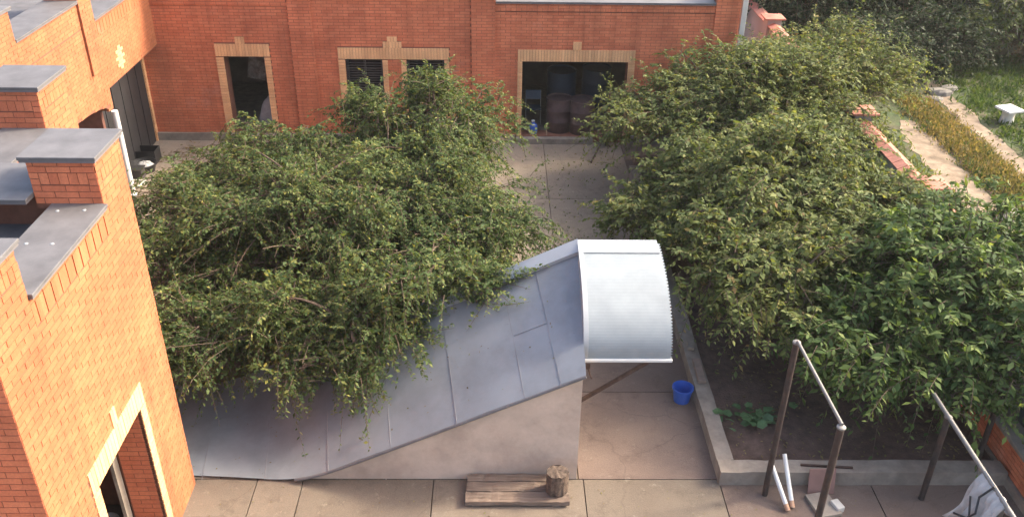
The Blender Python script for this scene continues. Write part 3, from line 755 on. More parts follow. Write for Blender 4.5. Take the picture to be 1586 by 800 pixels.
for i in range(NA):
    a, b = 4*i, 4*i+4; cf += [(a, a+1, b+1, b), (a+2, b+2, b+3, a+3), (a+1, a+3, b+3, b+1), (a, b, b+2, a+2)]
canopy = empty('entrance_canopy', ((cx0+cx1)/2, 11, 0), 'curved bright zinc canopy over the cellar shed entrance', 'canopy')
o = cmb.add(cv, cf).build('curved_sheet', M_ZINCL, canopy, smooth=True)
ly, lz, _ = top[-1]
MB().box(cx0-.01, cx1+.015, ly-.035, ly+.01, lz-.035, lz+.004).build('lip', M_WHITE, canopy, bevel=.004)
# ridge strip over canopy
rt = [arc(.0), arc(.07), arc(.13)]
rb = MB(); rv = []
for (y, z) in rt: rv += [(cx0-.02, y, z+.018), (cx1-.03, y, z+.018), (cx0-.02, y, z+.004), (cx1-.03, y, z+.004)]
rb.add(rv, [(0,1,5,4),(4,5,9,8),(2,6,7,3),(6,10,11,7),(0,2,3,1),(8,9,11,10),(1,3,7,5),(5,7,11,9),(0,4,6,2),(4,8,10,6)]).build('ridge_strip', M_FLASH, canopy)
# side strip where canopy meets the roof
stp = MB(); vv = []; ff_ = []
for i in range(0, 41):
    y, z = arc(.02+.98*i/40); vv += [(cx0-.025, y, z+.022), (cx0+.045, y, z+.022), (cx0-.025, y, min(z, roofz(1.2, y))-.05 if True else z), (cx0+.045, y, z+.002)]
for i in range(40):
    a, b = 4*i, 4*i+4; ff_ += [(a, b, b+1, a+1), (a, a+2, b+2, b), (a+1, b+1, b+3, a+3)]
stp.add(vv, ff_).build('side_strip', M_FLASH, canopy)
MB().bar((1.19, 10.12, 1.10), (2.16, 10.12, 1.84), .045, .045).build('brace', M_RUST, canopy)
MB().bar((1.19, 11.55, 1.5), (2.25, 11.55, 2.62), .035, .035).build('brace', M_RUST, canopy)
MB().bar((2.38, 10.10, 1.885), (2.38, 11.72, 2.70), .03, .03).build('rafter', M_RUST, canopy)
lat = empty('hanging_latch', (1.24, 10.1, 1.7), 'small rusty latch and chain hanging under the canopy corner', 'latch')
MB().box(1.20, 1.30, 10.03, 10.06, 1.74, 1.82).build('plate', M_RUST, lat); MB().tube([(1.28, 10.03, 1.75), (1.30, 10.02, 1.66), (1.33, 10.0, 1.60)], .012, 6).build('chain', M_RUST, lat)

# ------------------------------------------------------------------ posts, bars, small yard things
def post(name, x, y, h, label, r=.042, group=None):
    e = empty(name, (x, y, 0), label, 'post', group)
    MB().tube([(x, y, -.02), (x, y, h)], r, 14).build('shaft', M_POST, e, smooth=True)
    MB().lathe((x, y, h), [(r*1.25, 0), (r*1.25, .02), (r*.9, .032)], 14).build('cap', M_BARP, e, smooth=True)
    return e
PH = 2.66
post('steel_post', 3.85, 9.39, PH, 'tall dark steel post by the bed, far end of the left crossbar')
post('steel_post', 3.89, 7.76, PH, 'tall dark steel post at the near end of the left crossbar')
post('steel_post', 6.08, 9.31, 1.50, 'short dark steel post under the far end of the right crossbar')
post('steel_post', 6.06, 7.60, 1.50, 'short dark steel post under the white cloth')
post('steel_post', 7.17, 9.98, 2.0, 'dark steel post rising into the foliage beside the low brick wall')
tag(MB().tube([(3.85, 9.36, PH+.045), (3.89, 7.76, PH+.05)], .021, 10).build('crossbar', M_BARP, smooth=True), 'pale steel pipe crossbar spanning the two tall posts', 'pipe')
tag(MB().tube([(6.06, 9.75, 1.545), (6.05, 7.45, 1.545)], .030, 10).build('crossbar', M_BARP, smooth=True), 'grey steel pipe crossbar carrying the white cloth', 'pipe')
# cloth over the right crossbar
cl = empty('hanging_cloth', (6.05, 7.9, .6), 'crumpled white cloth with dark straps slung over the right crossbar', 'cloth')
nv, nu = 26, 22; vs_ = []; fs = []
for j in range(nv+1):
    s = -1+2*j/nv
    for i in range(nu+1):
        y = 8.22-.58*i/nu; u_ = i/nu
        drop = abs(s)**1.15*(.78+.10*math.sin(4*u_+2)); sw = (.05+.17*abs(s)+.055*math.sin(11*u_+4*s)*abs(s)+.04*math.sin(21*u_-7*s)*abs(s)+.02*math.sin(37*u_+9*s))
        x = 6.05+math.copysign(sw, s)*min(1, abs(s)*5); z = 1.582-drop+.012*math.sin(13*u_)*abs(s)
        y += .10*math.sin(2.6*s)*abs(s)*(1-u_)*.9-.14*abs(s)*(1-u_)*(-1)
        vs_.append((x, y, z))
for j in range(nv):
    for i in range(nu): a = j*(nu+1)+i; fs.append((a, a+1, a+nu+2, a+nu+1))
co = MB().add(vs_, fs).build('fabric', M_CLOTH, cl, smooth=True); md = co.modifiers.new('thick', 'SOLIDIFY'); md.thickness = .008
MB().tube([(5.76, 8.10, .98), (5.80, 7.90, 1.10), (5.83, 7.82, 1.26), (5.90, 7.95, 1.40), (6.02, 7.92, 1.60)], .014, 6).build('strap', M_BLACK, cl)
MB().tube([(5.74, 7.72, 1.0), (5.80, 7.86, 1.15), (5.86, 8.05, 1.32)], .014, 6).build('strap', M_BLACK, cl)
# white pipes leaning
for (a, b, txt) in (((4.09, 9.06, .03), (3.93, 9.50, .42), 'white plastic pipe leaning on the bed edge, nearer the tall post'), ((4.17, 9.12, .03), (4.12, 9.60, .50), 'white plastic pipe leaning on the bed edge, the right-hand and longer one')):
    e = empty('plastic_pipe', a, txt, 'pipe')
    A_, B_ = Vector(a), Vector(b); d = (B_-A_).normalized()
    MB().tube([A_, B_+d*.06], .032, 12).build('tube', M_WHITE, e, smooth=True); MB().tube([A_-d*.005, A_+d*.09], .034, 12).build('rusty_end', simple('rust_stained_white', (.42, .25, .16), .7, var=.2), e, smooth=True)
tag(MB().obox((4.66, 9.46, .19), (1, 0, .03), (0, .26, .97), (0, -.97, .26), .19, .20, .010).build('leaning_board', M_BOARD, bevel=.004), 'brown board leaning on the front of the bed edging', 'board')
tag(MB().obox((4.62, 9.16, .03), (.97, .22, 0), (-.22, .97, 0), (0, 0, 1), .17, .22, .025).build('concrete_tile', M_CONC, bevel=.006), 'grey concrete tile lying below the brown leaning board', 'tile')
tag(MB().bar((4.42, 9.72, .262), (5.16, 9.66, .262), .028, .028).build('iron_rod', M_RUST), 'rusty iron rod lying on top of the bed edging', 'rod')
tag(MB().obox((4.80, 9.12, .05), (.9, .3, 0), (-.3, .9, 0), (0, 0, 1), .06, .09, .05).build('concrete_lump', M_PLASTERL, bevel=.012), 'small pale rubble lump beside the near tall post', 'rubble')
# blue bucket
bucket('bucket', (3.02, 11.50, .0), .165, .27, M_BLUE, 'bright blue plastic bucket standing by the bed edging wall', 'bucket')
# plank bench and stump
pk = empty('plank_bench', (.3, 9.3, 0), 'low weathered plank bench lying beside the shed wall', 'bench')
for k, (y0, y1) in enumerate(((9.14, 9.335), (9.345, 9.52), (9.53, 9.665))):
    jag(-.43+.01*k, 1.03-.015*k, y0, y1, .035, .105+.006*k, 16).build('plank', M_GRAIN, pk)
for x in (-.28, .85): MB().box(x-.06, x+.06, 9.16, 9.64, 0, .033).build('bearer', M_WOODG, pk)
st_ = empty('log_stump', (.86, 9.36, .118), 'short barked log standing on the right end of the plank bench', 'log')
prof = [(.150, 0), (.152, .05), (.150, .16), (.147, .27), (.145, .345)]
mb = MB(); k = 26; vv = []
for r_, z in prof:
    for i in range(k):
        t = 2*math.pi*i/k; rr = r_*(1+.05*math.sin(2*t+1)+.035*math.sin(11*t+z*5)+.03*math.sin(17*t+z*3)); vv.append((.86+rr*math.cos(t), 9.36+rr*math.sin(t), .118+z))
ff_ = []
for j in range(len(prof)-1):
    for i in range(k): i2 = (i+1) % k; ff_.append((j*k+i, j*k+i2, (j+1)*k+i2, (j+1)*k+i))
ff_.append(tuple(range(k-1, -1, -1)))
mb.add(vv, ff_).build('bark', simple('log_bark', (.10, .068, .05), .95, var=.6, scale=16, bumpd=.03), st_)
mb = MB(); vv = [(.84, 9.40, .47)]; 
for i in range(k):
    t = 2*math.pi*i/k; rr = .143*(1+.05*math.sin(2*t+1)+.03*math.sin(11*t+1.7)); vv.append((.86+rr*math.cos(t), 9.36+rr*math.sin(t), .462+.010*math.sin(3*t)+.006*math.sin(7*t)))
mb.add(vv, [(0, 1+i, 1+(i+1) % k) for i in range(k)]).build('cut_top', simple('log_cut_wood', (.085, .060, .046), .9, var=.6, scale=24), st_)

# ------------------------------------------------------------------ far yard things
def drum(name, x, y, z, r, h, mat, label, cat, lid=True):
    e = empty(name, (x, y, z), label, cat)
    pr2 = [(r*.96, 0), (r, .02), (r, h*.31), (r*1.03, h*.33), (r*1.03, h*.35), (r, h*.37), (r, h*.64), (r*1.03, h*.66), (r*1.03, h*.68), (r, h*.70), (r, h-.02), (r*1.03, h-.015), (r*1.03, h), (r*.95, h), (r*.94, h-.03)]
    MB().lathe((x, y, z), pr2, 24).build('body', mat, e, smooth=True)
    return e
drum('steel_drum', 1.62, 22.62, .155, .33, .92, M_MAROON, 'dark maroon drum at the garage mouth, the left one of the pair', 'drum')
drum('steel_drum', 2.22, 22.50, .155, .33, .92, M_MAROON, 'dark maroon drum at the garage mouth, the right one of the pair', 'drum')
drum('plastic_barrel', 1.75, 23.9, .15, .40, 1.25, M_BLUED, 'tall dull blue barrel behind the left maroon drum in the garage', 'barrel')
drum('plastic_barrel', 2.75, 24.3, .15, .40, 1.2, M_BLUED, 'dull blue barrel deep in the garage, behind the right maroon drum', 'barrel')
cn = empty('canister', (.93, 22.40, .155), 'small blue plastic canister on the left of the garage sill', 'canister')
MB().lathe((.93, 22.36, .156), [(.10, 0), (.115, .03), (.115, .22), (.09, .27), (.04, .30), (.04, .34)], 16).build('body', M_BLUE, cn, smooth=True)
MB().lathe((.93, 22.36, .497), [(.045, 0), (.045, .03)], 12).build('lid', M_WHITE, cn)
ch = empty('garden_chair', (.95, 23.1, .15), 'grey folding chair just inside the garage on the left', 'chair')
for dx in (-.2, .2):
    MB().tube([(.95+dx, 22.9, .16), (.95+dx, 23.25, 1.05)], .014, 6).build('leg', M_BARP, ch); MB().tube([(.95+dx, 23.3, .16), (.95+dx, 22.95, .62)], .014, 6).build('leg', M_BARP, ch)
MB().box(.74, 1.16, 22.9, 23.25, .60, .63).build('seat', M_BLUED, ch); MB().obox((.95, 23.2, .93), (1, 0, 0), (0, .93, -.36), (0, .36, .93), .20, .012, .12).build('backrest', M_BLUED, ch)
hb = empty('hand_barrow', (2.9, 22.2, 0), 'rusty hand barrow frame parked at the right of the garage sill', 'barrow')
MB().tube([(3.3, 22.45, .95), (2.75, 21.85, .20), (2.35, 20.75, .05)], .022, 8).build('handle', M_RUST, hb); MB().tube([(2.72, 22.05, .60), (2.75, 21.85, .20), (2.95, 21.75, .03)], .022, 8).build('leg', M_RUST, hb)
MB().lathe((2.84, 21.95, .16), [(.155, -.025), (.16, 0), (.155, .025)], 20, tilt=Matrix.Rotation(R(90), 3, 'Y')).build('wheel', M_BLACK, hb)
MB().obox((2.95, 22.0, .42), (1, .1, 0), (-.1, .75, .5), (0, -.5, .75), .17, .22, .02).build('tray', M_RUST, hb)
tag(MB().obox((-.19, 21.66, .06), (.98, .15, 0), (-.15, .98, 0), (0, 0, 1), .15, .10, .06).build('white_block', M_PLASTERL, bevel=.012), 'small white block on the ground in front of the back wall', 'block')
# crate and junk by the gate
cr = empty('black_crate', (-8.65, 20.7, 0), 'black plastic crate beside the dark gate', 'crate')
c0 = (-8.72, 20.75)
for nm, b in (('side', (-.26, .26, -.20, -.185)), ('side', (-.26, .26, .185, .20)), ('side', (-.26, -.245, -.184, .184)), ('side', (.245, .26, -.184, .184))):
    MB().box(c0[0]+b[0], c0[0]+b[1], c0[1]+b[2], c0[1]+b[3], .02, .34).build(nm, M_BLACK, cr)
MB().box(c0[0]-.26, c0[0]+.26, c0[1]-.2, c0[1]+.2, 0, .019).build('base', M_BLACK, cr)
tb = empty('black_tub', (-8.55, 20.2, 0), 'open black tub holding a pale rag in front of the black crate', 'tub')
MB().lathe((-8.62, 20.18, 0), [(.24, 0), (.30, .22), (.32, .22), (.32, .19), (.27, .19), (.22, .03)], 22).build('body', M_BLACK, tb, smooth=True)
tag(blob_cloth((-8.60, 20.18, .10), .20, .18, .14, 4, 'rag', M_CLOTH, None), 'pale grey rag lying in the black tub', 'rag')
bx = empty('dark_box', (-8.7, 19.75, 0), 'low dark box in front of the black tub', 'box')
MB().box(-8.88, -8.50, 19.65, 19.92, 0, .24).build('body', M_SHUT, bx, bevel=.01); MB().box(-8.90, -8.48, 19.63, 19.94, .243, .27).build('lid', M_BLACK, bx, bevel=.005)
wf = empty('wooden_frame', (-8.6, 19.4, 0), 'pale wooden frame lying on the paving near the white post', 'frame')
for b in ((-8.85, -8.38, 19.54, 19.60), (-8.85, -8.38, 19.22, 19.28), (-8.85, -8.79, 19.281, 19.539), (-8.44, -8.38, 19.281, 19.539)):
    MB().box(*b, .006, .05).build('rail', M_PLASTERL, wf)

# ------------------------------------------------------------------ garden beyond the wall
gd = MB(); gd.add([(8.3, 5, -.05), (60, 5, -.05), (60, 90, -.05), (8.3, 90, -.05)], [(0,1,2,3)]); gd.build('garden_ground', M_LAWN, kind='structure')
def strip(name, mat, pts, z, n=40, w=.12, seed=1):
    """wavy-edged strip; pts: list of (y, x0, x1)"""
    rs = np.random.default_rng(seed); ys = np.linspace(pts[0][0], pts[-1][0], n+1); vs_ = []; fs = []
    for y in ys:
        a = np.interp(y, [p[0] for p in pts], [p[1] for p in pts])+rs.uniform(-w, w); b = np.interp(y, [p[0] for p in pts], [p[2] for p in pts])+rs.uniform(-w, w)
        vs_ += [(a, y, z), (b, y, z)]
    for i in range(n): fs.append((2*i, 2*i+1, 2*i+3, 2*i+2))
    return MB().add(vs_, fs).build(name, mat, kind='structure')
strip('dirt_path', M_PATH, [(12, 10.2, 11.3), (18, 10.65, 11.6), (23.2, 11.1, 11.95), (24, 11.4, 11.8)], -.04)
strip('garden_path', M_PATH, [(16, 12.95, 13.6), (21, 13.05, 13.6), (26, 13.3, 13.9), (29, 13.7, 14.4)], -.038, seed=2)
strip('earth_bed', M_SOIL, [(12, 11.4, 12.9), (18, 11.7, 12.95), (24, 12.0, 13.2), (26, 12.4, 13.2)], -.042, seed=3)
tbl = empty('garden_table', (14.45, 23.9, -.05), 'white square slab table on a stump leg standing in the grass', 'table')
MB().obox((14.45, 23.9, .36), (.96, .28, 0), (-.28, .96, 0), (0, 0, 1), .28, .28, .03).build('top', M_WHITE, tbl, bevel=.01)
MB().lathe((14.45, 23.9, -.06), [(.20, 0), (.17, .2), (.17, .385)], 14).build('leg', M_PLASTERL, tbl, smooth=True)
for i, (x, y, s, txt) in enumerate(((13.55, 26.2, .28, 'large grey stone at the end of the garden path'), (14.0, 26.6, .22, 'smaller grey stone behind the large one at the path end'), (13.2, 25.7, .16, 'small grey stone in front of the large stone at the path end'), (11.7, 18.0, .34, 'pale earthy rock beside the dirt path, near the boundary wall'))):
    rk = np.random.default_rng(60+i); k = 9; vv = []; ff_ = []
    for j, (rr, zz) in enumerate(((1., 0), (1.08, .25), (.9, .52), (.5, .66))):
        for q in range(k): t = 2*math.pi*q/k; f_ = rr*rk.uniform(.82, 1.12); vv.append((x+s*1.35*f_*math.cos(t), y+s*f_*math.sin(t), -.06+s*zz*rk.uniform(.85, 1.1)))
    for j in range(3):
        for q in range(k): q2 = (q+1) % k; ff_.append((j*k+q, j*k+q2, (j+1)*k+q2, (j+1)*k+q))
    ff_.append(tuple(3*k+q for q in range(k)))
    tag(MB().add(vv, ff_).build('stone', M_STONE), txt, 'stone')

# ------------------------------------------------------------------ foliage
def leaf_arrays(base, direc, normal, L, W):
    side = np.cross(direc, normal); side /= np.linalg.norm(side, axis=1, keepdims=True)+1e-9
    nn = np.cross(side, direc)
    L = L[:, None]; W = W[:, None]
    mid = base+direc*L*.45-nn*L*.06
    v = np.stack([base, mid+side*W*.5+nn*W*.12, base+direc*L-nn*L*.18, mid-side*W*.5+nn*W*.12], 1)
    return v
def mesh_quads(name, v, mat, tip=None):
    n = len(v); me = bpy.data.meshes.new(name); me.vertices.add(n*4); me.vertices.foreach_set('co', v.reshape(-1).astype(np.float32))
    me.loops.add(n*4); me.loops.foreach_set('vertex_index', np.arange(n*4, dtype=np.int32))
    me.polygons.add(n); me.polygons.foreach_set('loop_start', np.arange(0, n*4, 4, dtype=np.int32))
    if tip is not None:
        at = me.attributes.new('tip', 'FLOAT', 'POINT'); at.data.foreach_set('value', np.repeat(tip, 4).astype(np.float32))
    me.materials.append(mat); me.update(calc_edges=True); return me
def nrm(a): return a/(np.linalg.norm(a, axis=-1, keepdims=True)+1e-9)
def crown(lobes, n_bough, per_clump, nleaf, slen, leaf, rng, droop=.5, spread=.2, holes=(), minz=-.1, wild=0, start=None, nclump=7, over=(.72, 1.12)):
    """arching boughs from the fork to the lobes' shells, leafy sprays along their outer part"""
    lob = np.array(lobes, float); c = lob[:, :3]; r = lob[:, 3:6]
    area = (r[:, 0]*r[:, 1]+r[:, 0]*r[:, 2]+r[:, 1]*r[:, 2])
    P = []; D = []; K = []; boughs = []
    while len(boughs) < n_bough:
        i = rng.choice(len(lob), p=area/area.sum()); d = nrm(rng.normal(size=3))
        if d[2] < minz: continue
        end = c[i]+d*r[i]*rng.uniform(*over)
        s0 = np.array(start)*.5+c[i]*.5; s0[2] = start[2]*.6+c[i][2]*.3
        if rng.random() < .5: s0 = c[i]+rng.normal(size=3)*r[i]*.25
        up = rng.uniform(.15, .75)*r[i][2]
        m = s0*.45+end*.55+np.array([0, 0, up])+rng.normal(size=3)*.18
        ts = np.linspace(0, 1, 9)[:, None]; cur = (1-ts)**2*s0+2*ts*(1-ts)*m+ts**2*end
        nc = max(3, int(nclump*rng.uniform(.7, 1.3))); tc = rng.uniform(.30, 1.0, nc)[:, None]
        pc_ = (1-tc)**2*s0+2*tc*(1-tc)*m+tc**2*end; tg = nrm(2*(1-tc)*(m-s0)+2*tc*(end-m))
        if any(np.linalg.norm(end-np.array(h[:3])) < h[3] for h in holes): boughs.append(cur); continue
        boughs.append(cur)
        for q in range(nc):
            mm = max(2, int(per_clump*rng.uniform(.5, 1.5)))
            if any(np.linalg.norm(pc_[q]-np.array(h[:3])) < h[3]*.9 for h in holes): continue
            P.append(pc_[q]+rng.normal(size=(mm, 3))*spread*np.array([1, 1, .6])); D.append(nrm(np.tile(tg[q], (mm, 1))*.85+rng.normal(size=(mm, 3))*.5+np.array([0, 0, .16]))); K.append(np.full(mm, rng.random()))
    P = np.concatenate(P); D = np.concatenate(D); K = np.concatenate(K); S = len(P)
    L = slen*rng.uniform(.45, 1.35, S)
    if wild:
        w = rng.random(S) < wild; L[w] *= rng.uniform(1.3, 2.0, w.sum())
    dr = droop*rng.uniform(.4, 1.5, S)
    t = (np.arange(nleaf)[None, :]+rng.uniform(.2, .8, (S, nleaf)))/nleaf
    pos = P[:, None, :]+D[:, None, :]*(L[:, None]*t)[..., None]
    pos[..., 2] -= (dr*L)[:, None]*t**2
    tan = D[:, None, :]*np.ones_like(t)[..., None]; tan[..., 2] -= 2*dr[:, None]*t; tan = nrm(tan)
    sd = nrm(np.cross(tan, np.array([0, 0, 1.])+1e-3)); sg = np.where(np.arange(nleaf) % 2, 1., -1.)[None, :, None]
    dirs = nrm(tan*.65+sd*sg*.8+rng.normal(size=pos.shape)*.32-np.array([0, 0, .12]))
    nor = nrm(rng.normal(size=pos.shape)*.5+np.array([0, 0, 1.]))
    B = pos.reshape(-1, 3); DI = dirs.reshape(-1, 3); NO = nor.reshape(-1, 3); T = t.reshape(-1)
    LL = leaf[0]*np.clip(rng.lognormal(-.06, .28, len(B)), .45, 1.5)*(1-.35*T); WW = LL*leaf[1]*rng.uniform(.75, 1.25, len(B))
    tipv = T*np.repeat(np.clip(rng.random(S)*.6+K*.55, 0, 1)**1.3, nleaf)
    ts = np.array([-.25, .25, .7, 1.]); sp3 = P[:, None, :]+D[:, None, :]*(L[:, None]*ts)[..., None]; sp3[..., 2] -= (dr*L)[:, None]*np.sign(ts)*ts**2
    q = []
    wv = np.array([.007, .0055, .004, .0015])
    for (ax) in (np.array([1., .2, .1]), np.array([.1, .3, 1.])):
        sv_ = nrm(np.cross(D, ax))
        for a in range(3):
            q.append(np.stack([sp3[:, a]-sv_*wv[a], sp3[:, a]+sv_*wv[a], sp3[:, a+1]+sv_*wv[a+1], sp3[:, a+1]-sv_*wv[a+1]], 1))
    return B, DI, NO, LL, WW, tipv, np.concatenate(q), boughs
def tree(name, base, lobes, label, cat, mat, n_clump, per_clump, nleaf, slen, leaf, seed, droop=.5, trunk_r=.12, fork=.7, group=None, holes=(), wild=0., n_limb=3,
         bark=None, ind=0, floor=None, spread=.2, minz=-.1, trunk_lean=(0, 0), nclump=7):
    rng = np.random.default_rng(seed); e = empty(name, base, label, cat, group); bark = bark or M_BARK
    B, DI, NO, LL, WW, T, Q, boughs = crown(lobes, n_clump, per_clump, nleaf, slen, leaf, rng, droop, spread, holes, minz, wild, (base[0]+trunk_lean[0], base[1]+trunk_lean[1], base[2]+fork), nclump)
    if floor is not None:
        zf = floor(B[:, 0], B[:, 1]); low = B[:, 2] < zf+.03
        B[low, 2] = zf[low]+rng.uniform(.03, .10, low.sum())
        DI[low, 2] = np.abs(DI[low, 2])*.3; DI = nrm(DI)
        qz = floor(Q[..., 0], Q[..., 1]); Q[..., 2] = np.maximum(Q[..., 2], qz+.02)
    keep = B[:, 2] > -.02; B, DI, NO, LL, WW, T = [a[keep] for a in (B, DI, NO, LL, WW, T)]
    V = leaf_arrays(B, DI, NO, LL, WW)
    mask = np.ones(len(V), bool)
    if ind:
        dd = V.mean(1)-np.array([0, 0, CAM_H]); zz = dd@np.array(FWD); px = 793+1394.88*(dd@np.array(RIGHT))/zz; pyy = 400-1394.88*(dd@np.array(UP))/zz
        scv = LL/zz*1000; scv[(px < 8) | (px > 1578) | (pyy < 8) | (pyy > 792)] = 0
        # only leaves on the camera side of the crown
        cc = np.array(lobes)[:, :3].mean(0); cd = (cc-np.array([0, 0, CAM_H]))@np.array(FWD); scv[zz > cd-.4] = 0
        idx = np.argsort(-scv)[:ind]; mask[idx] = False
    o = link(bpy.data.objects.new('crown', mesh_quads('crown', V[mask], mat, T[mask]))); attach(o, e); o['kind'] = 'stuff'
    o = link(bpy.data.objects.new('twigs', mesh_quads('twigs', Q, bark))); attach(o, e); o['kind'] = 'stuff'
    if ind:
        protos = []
        for tv in (0., .6, .9):
            v0 = leaf_arrays(np.zeros((1, 3)), np.array([[1., 0, 0]]), np.array([[0, 0, 1.]]), np.array([1.]), np.array([leaf[1]])); protos.append(mesh_quads('leaf', v0, mat, np.array([tv])))
        off = offs(e)
        for i in idx:
            d = Vector(DI[i]); s_ = d.cross(Vector(NO[i])).normalized(); n_ = s_.cross(d)
            lo = bpy.data.objects.new('leaf', protos[0 if T[i] < .5 else (1 if T[i] < .75 else 2)]); COL.objects.link(lo); lo.parent = e
            L_ = LL[i]; y_ = -s_
            lo.matrix_local = Matrix(((d.x*L_, y_.x*L_, n_.x*L_, B[i][0]-off.x), (d.y*L_, y_.y*L_, n_.y*L_, B[i][1]-off.y), (d.z*L_, y_.z*L_, n_.z*L_, B[i][2]-off.z), (0, 0, 0, 1)))
    # trunk and limbs
    b = Vector(base); fk = b+Vector((trunk_lean[0], trunk_lean[1], fork))
    MB().tube([b-Vector((0, 0, .1)), b+Vector((trunk_lean[0]*.4+.03, trunk_lean[1]*.4, fork*.5)), fk], [trunk_r*1.25, trunk_r, trunk_r*.85], 10).build('trunk', bark, e, smooth=True)
    for l in lobes:                                           # limbs that feed each lobe
        tgt = Vector(l[:3]); m1 = fk.lerp(tgt, .5)+Vector((rng.normal()*.12, rng.normal()*.12, .12))
        if (tgt-fk).length > .3: MB().tube([fk-Vector((0, 0, .05)), m1, tgt], [trunk_r*.7, trunk_r*.5, trunk_r*.3], 7).build('limb', bark, e, smooth=True)
    for cur in boughs:
        if floor is not None: cur[:, 2] = np.maximum(cur[:, 2], floor(cur[:, 0], cur[:, 1])+.03)
        k = len(cur); MB().tube([Vector(p) for p in cur], [trunk_r*.22*(1-.85*i/(k-1)) for i in range(k)], 5).build('bough', bark, e, smooth=True)
    return e

def shed_floor(x, y):
    r_ = 1.955+SA*(x-1.17)+SBY*(y-9.66); ins = (x > -4.4) & (x < 1.25) & (y > 9.55) & (y < 11.85)
    cyl = (x > 1.2) & (x < 2.5) & (y > 10.0) & (y < 11.85); t = np.clip((11.80-y)/1.74, 0, 1); cz = 1.90+.90*np.sqrt(np.clip(1-t*t, 0, 1))+.03
    return np.where(ins, np.maximum(r_+.03, .04), np.where(cyl, cz, -.5))
L_LOBES = [(-3.2, 14.3, 1.3, 3.2, 3.0, 1.5), (-2.75, 11.4, 1.2, 1.5, 1.0, .9), (-2.8, 11.0, 1.15, 1.05, .75, .65), (-.8, 14.8, 1.35, 1.75, 2.1, 1.3), (-1.4, 17.6, 1.55, 2.0, 1.75, 1.6), (-5.5, 14.6, 1.1, 1.8, 2.4, 1.2), (-1.0, 11.8, 1.9, 1.15, 1.0, .65), (-1.75, 10.9, 1.45, .8, .7, .55), (.05, 13.5, 1.25, 1.15, 1.3, .9), (-4.3, 17.0, 1.2, 1.9, 1.6, 1.1), (-4.3, 11.4, .95, 1.3, 1.0, .85), (-1.2, 18.3, 2.5, .5, .4, .9), (-2.9, 18.2, 2.1, .5, .4, .7)]
tree('weeping_tree', (-2.9, 14.2, 0), L_LOBES, 'broad dark green weeping tree with small leaves hanging over the shed roof', 'tree', LEAF_SMALL, 385, 5, 22, .55, (.082, .50), 11, droop=.6,
     trunk_r=.14, fork=.6, holes=((-3.5, 12.6, 2.2, .55), (-4.0, 13.0, 2.0, .4)), wild=.10, floor=shed_floor, spread=.19, nclump=9)
tree('orchard_tree', (6.4, 19.2, .1), [(6.1, 19.6, 1.85, 2.5, 2.3, 1.4), (4.1, 19.3, 1.45, 1.8, 1.8, 1.15), (8.3, 21.2, 2.0, 2.1, 1.6, 1.2), (6.8, 17.9, 1.4, 1.2, 1.0, .8)], 'olive green orchard tree farthest back, against the brick outbuilding corner', 'tree', LEAF_OLIVE, 170, 5, 18, .58, (.115, .46), 12, droop=.3, trunk_r=.12, fork=.8, wild=.06, group='trees in the garden bed', nclump=8, spread=.24)
tree('orchard_tree', (5.2, 15.2, .1), [(5.1, 15.2, 1.75, 1.8, 2.2, 1.3), (4.0, 16.8, 1.2, 1.3, 1.5, 1.0), (4.4, 12.8, 1.5, 1.55, 1.6, 1.0), (6.1, 13.7, 1.5, 1.1, 1.2, .9), (7.45, 14.7, 1.55, .85, 1.5, .7), (2.9, 15.3, .85, 1.0, 1.1, .6)], 'olive green orchard tree in the middle of the bed, behind the canopy', 'tree', LEAF_OLIVE, 180, 5, 17, .54, (.125, .46), 13, droop=.45, trunk_r=.11, fork=.7, wild=.05, group='trees in the garden bed', nclump=8, spread=.22)
tree('cherry_tree', (6.9, 11.9, .1), [(6.9, 12.1, 1.75, 1.7, 1.6, 1.25), (5.5, 11.3, 1.35, 1.2, 1.1, .9), (8.2, 12.6, 2.1, 1.3, 1.6, 1.1), (6.3, 10.5, 1.2, 1.4, .9, .85), (7.9, 10.5, 1.65, 1.0, 1.0, 1.0)], 'fresh green large-leaved tree nearest the camera at lower right', 'tree', LEAF_GREEN, 150, 4, 14, .48, (.15, .42), 14, droop=.65, trunk_r=.10, fork=.7, wild=.05, ind=300, group='trees in the garden bed', nclump=7, spread=.2)

# broad-leaved plant in the bed
sq = empty('squash_plant', (4.05, 10.75, .14), 'low broad-leaved green plant growing in the bare soil of the bed', 'plant')
rs = np.random.default_rng(3)
lm = MB(); k = 10
lm.add([(0, 0, .02)]+[(math.cos(2*math.pi*i/k)*(1 if i % 2 else .8), math.sin(2*math.pi*i/k)*(1 if i % 2 else .8), .10*math.cos(4*math.pi*i/k)) for i in range(k)], [(0, 1+i, 1+(i+1) % k) for i in range(k)])
squash_leaf = lm.mesh('leaf', simple('squash_leaf', (.06, .12, .042), .6, var=.25, scale=10))
for i in range(34):
    a = rs.uniform(0, 6.28); d = abs(rs.normal())*.22; lo = bpy.data.objects.new('leaf', squash_leaf); COL.objects.link(lo); lo.parent = sq
    lo.location = (math.cos(a)*d*1.3, math.sin(a)*d, rs.uniform(.08, .30)-d*.2); s_ = rs.uniform(.05, .10); lo.scale = (s_, s_, s_); lo.rotation_euler = (rs.normal()*.35, rs.normal()*.35, rs.uniform(0, 6))
st2 = MB()
for i in range(10):
    a = rs.uniform(0, 6.28); st2.tube([(4.05, 10.75, .12), (4.05+math.cos(a)*.1, 10.75+math.sin(a)*.1, .26), (4.05+math.cos(a)*.25, 10.75+math.sin(a)*.2, .30)], .007, 5)
st2.build('stems', simple('green_stem', (.08, .15, .05), .7), sq)

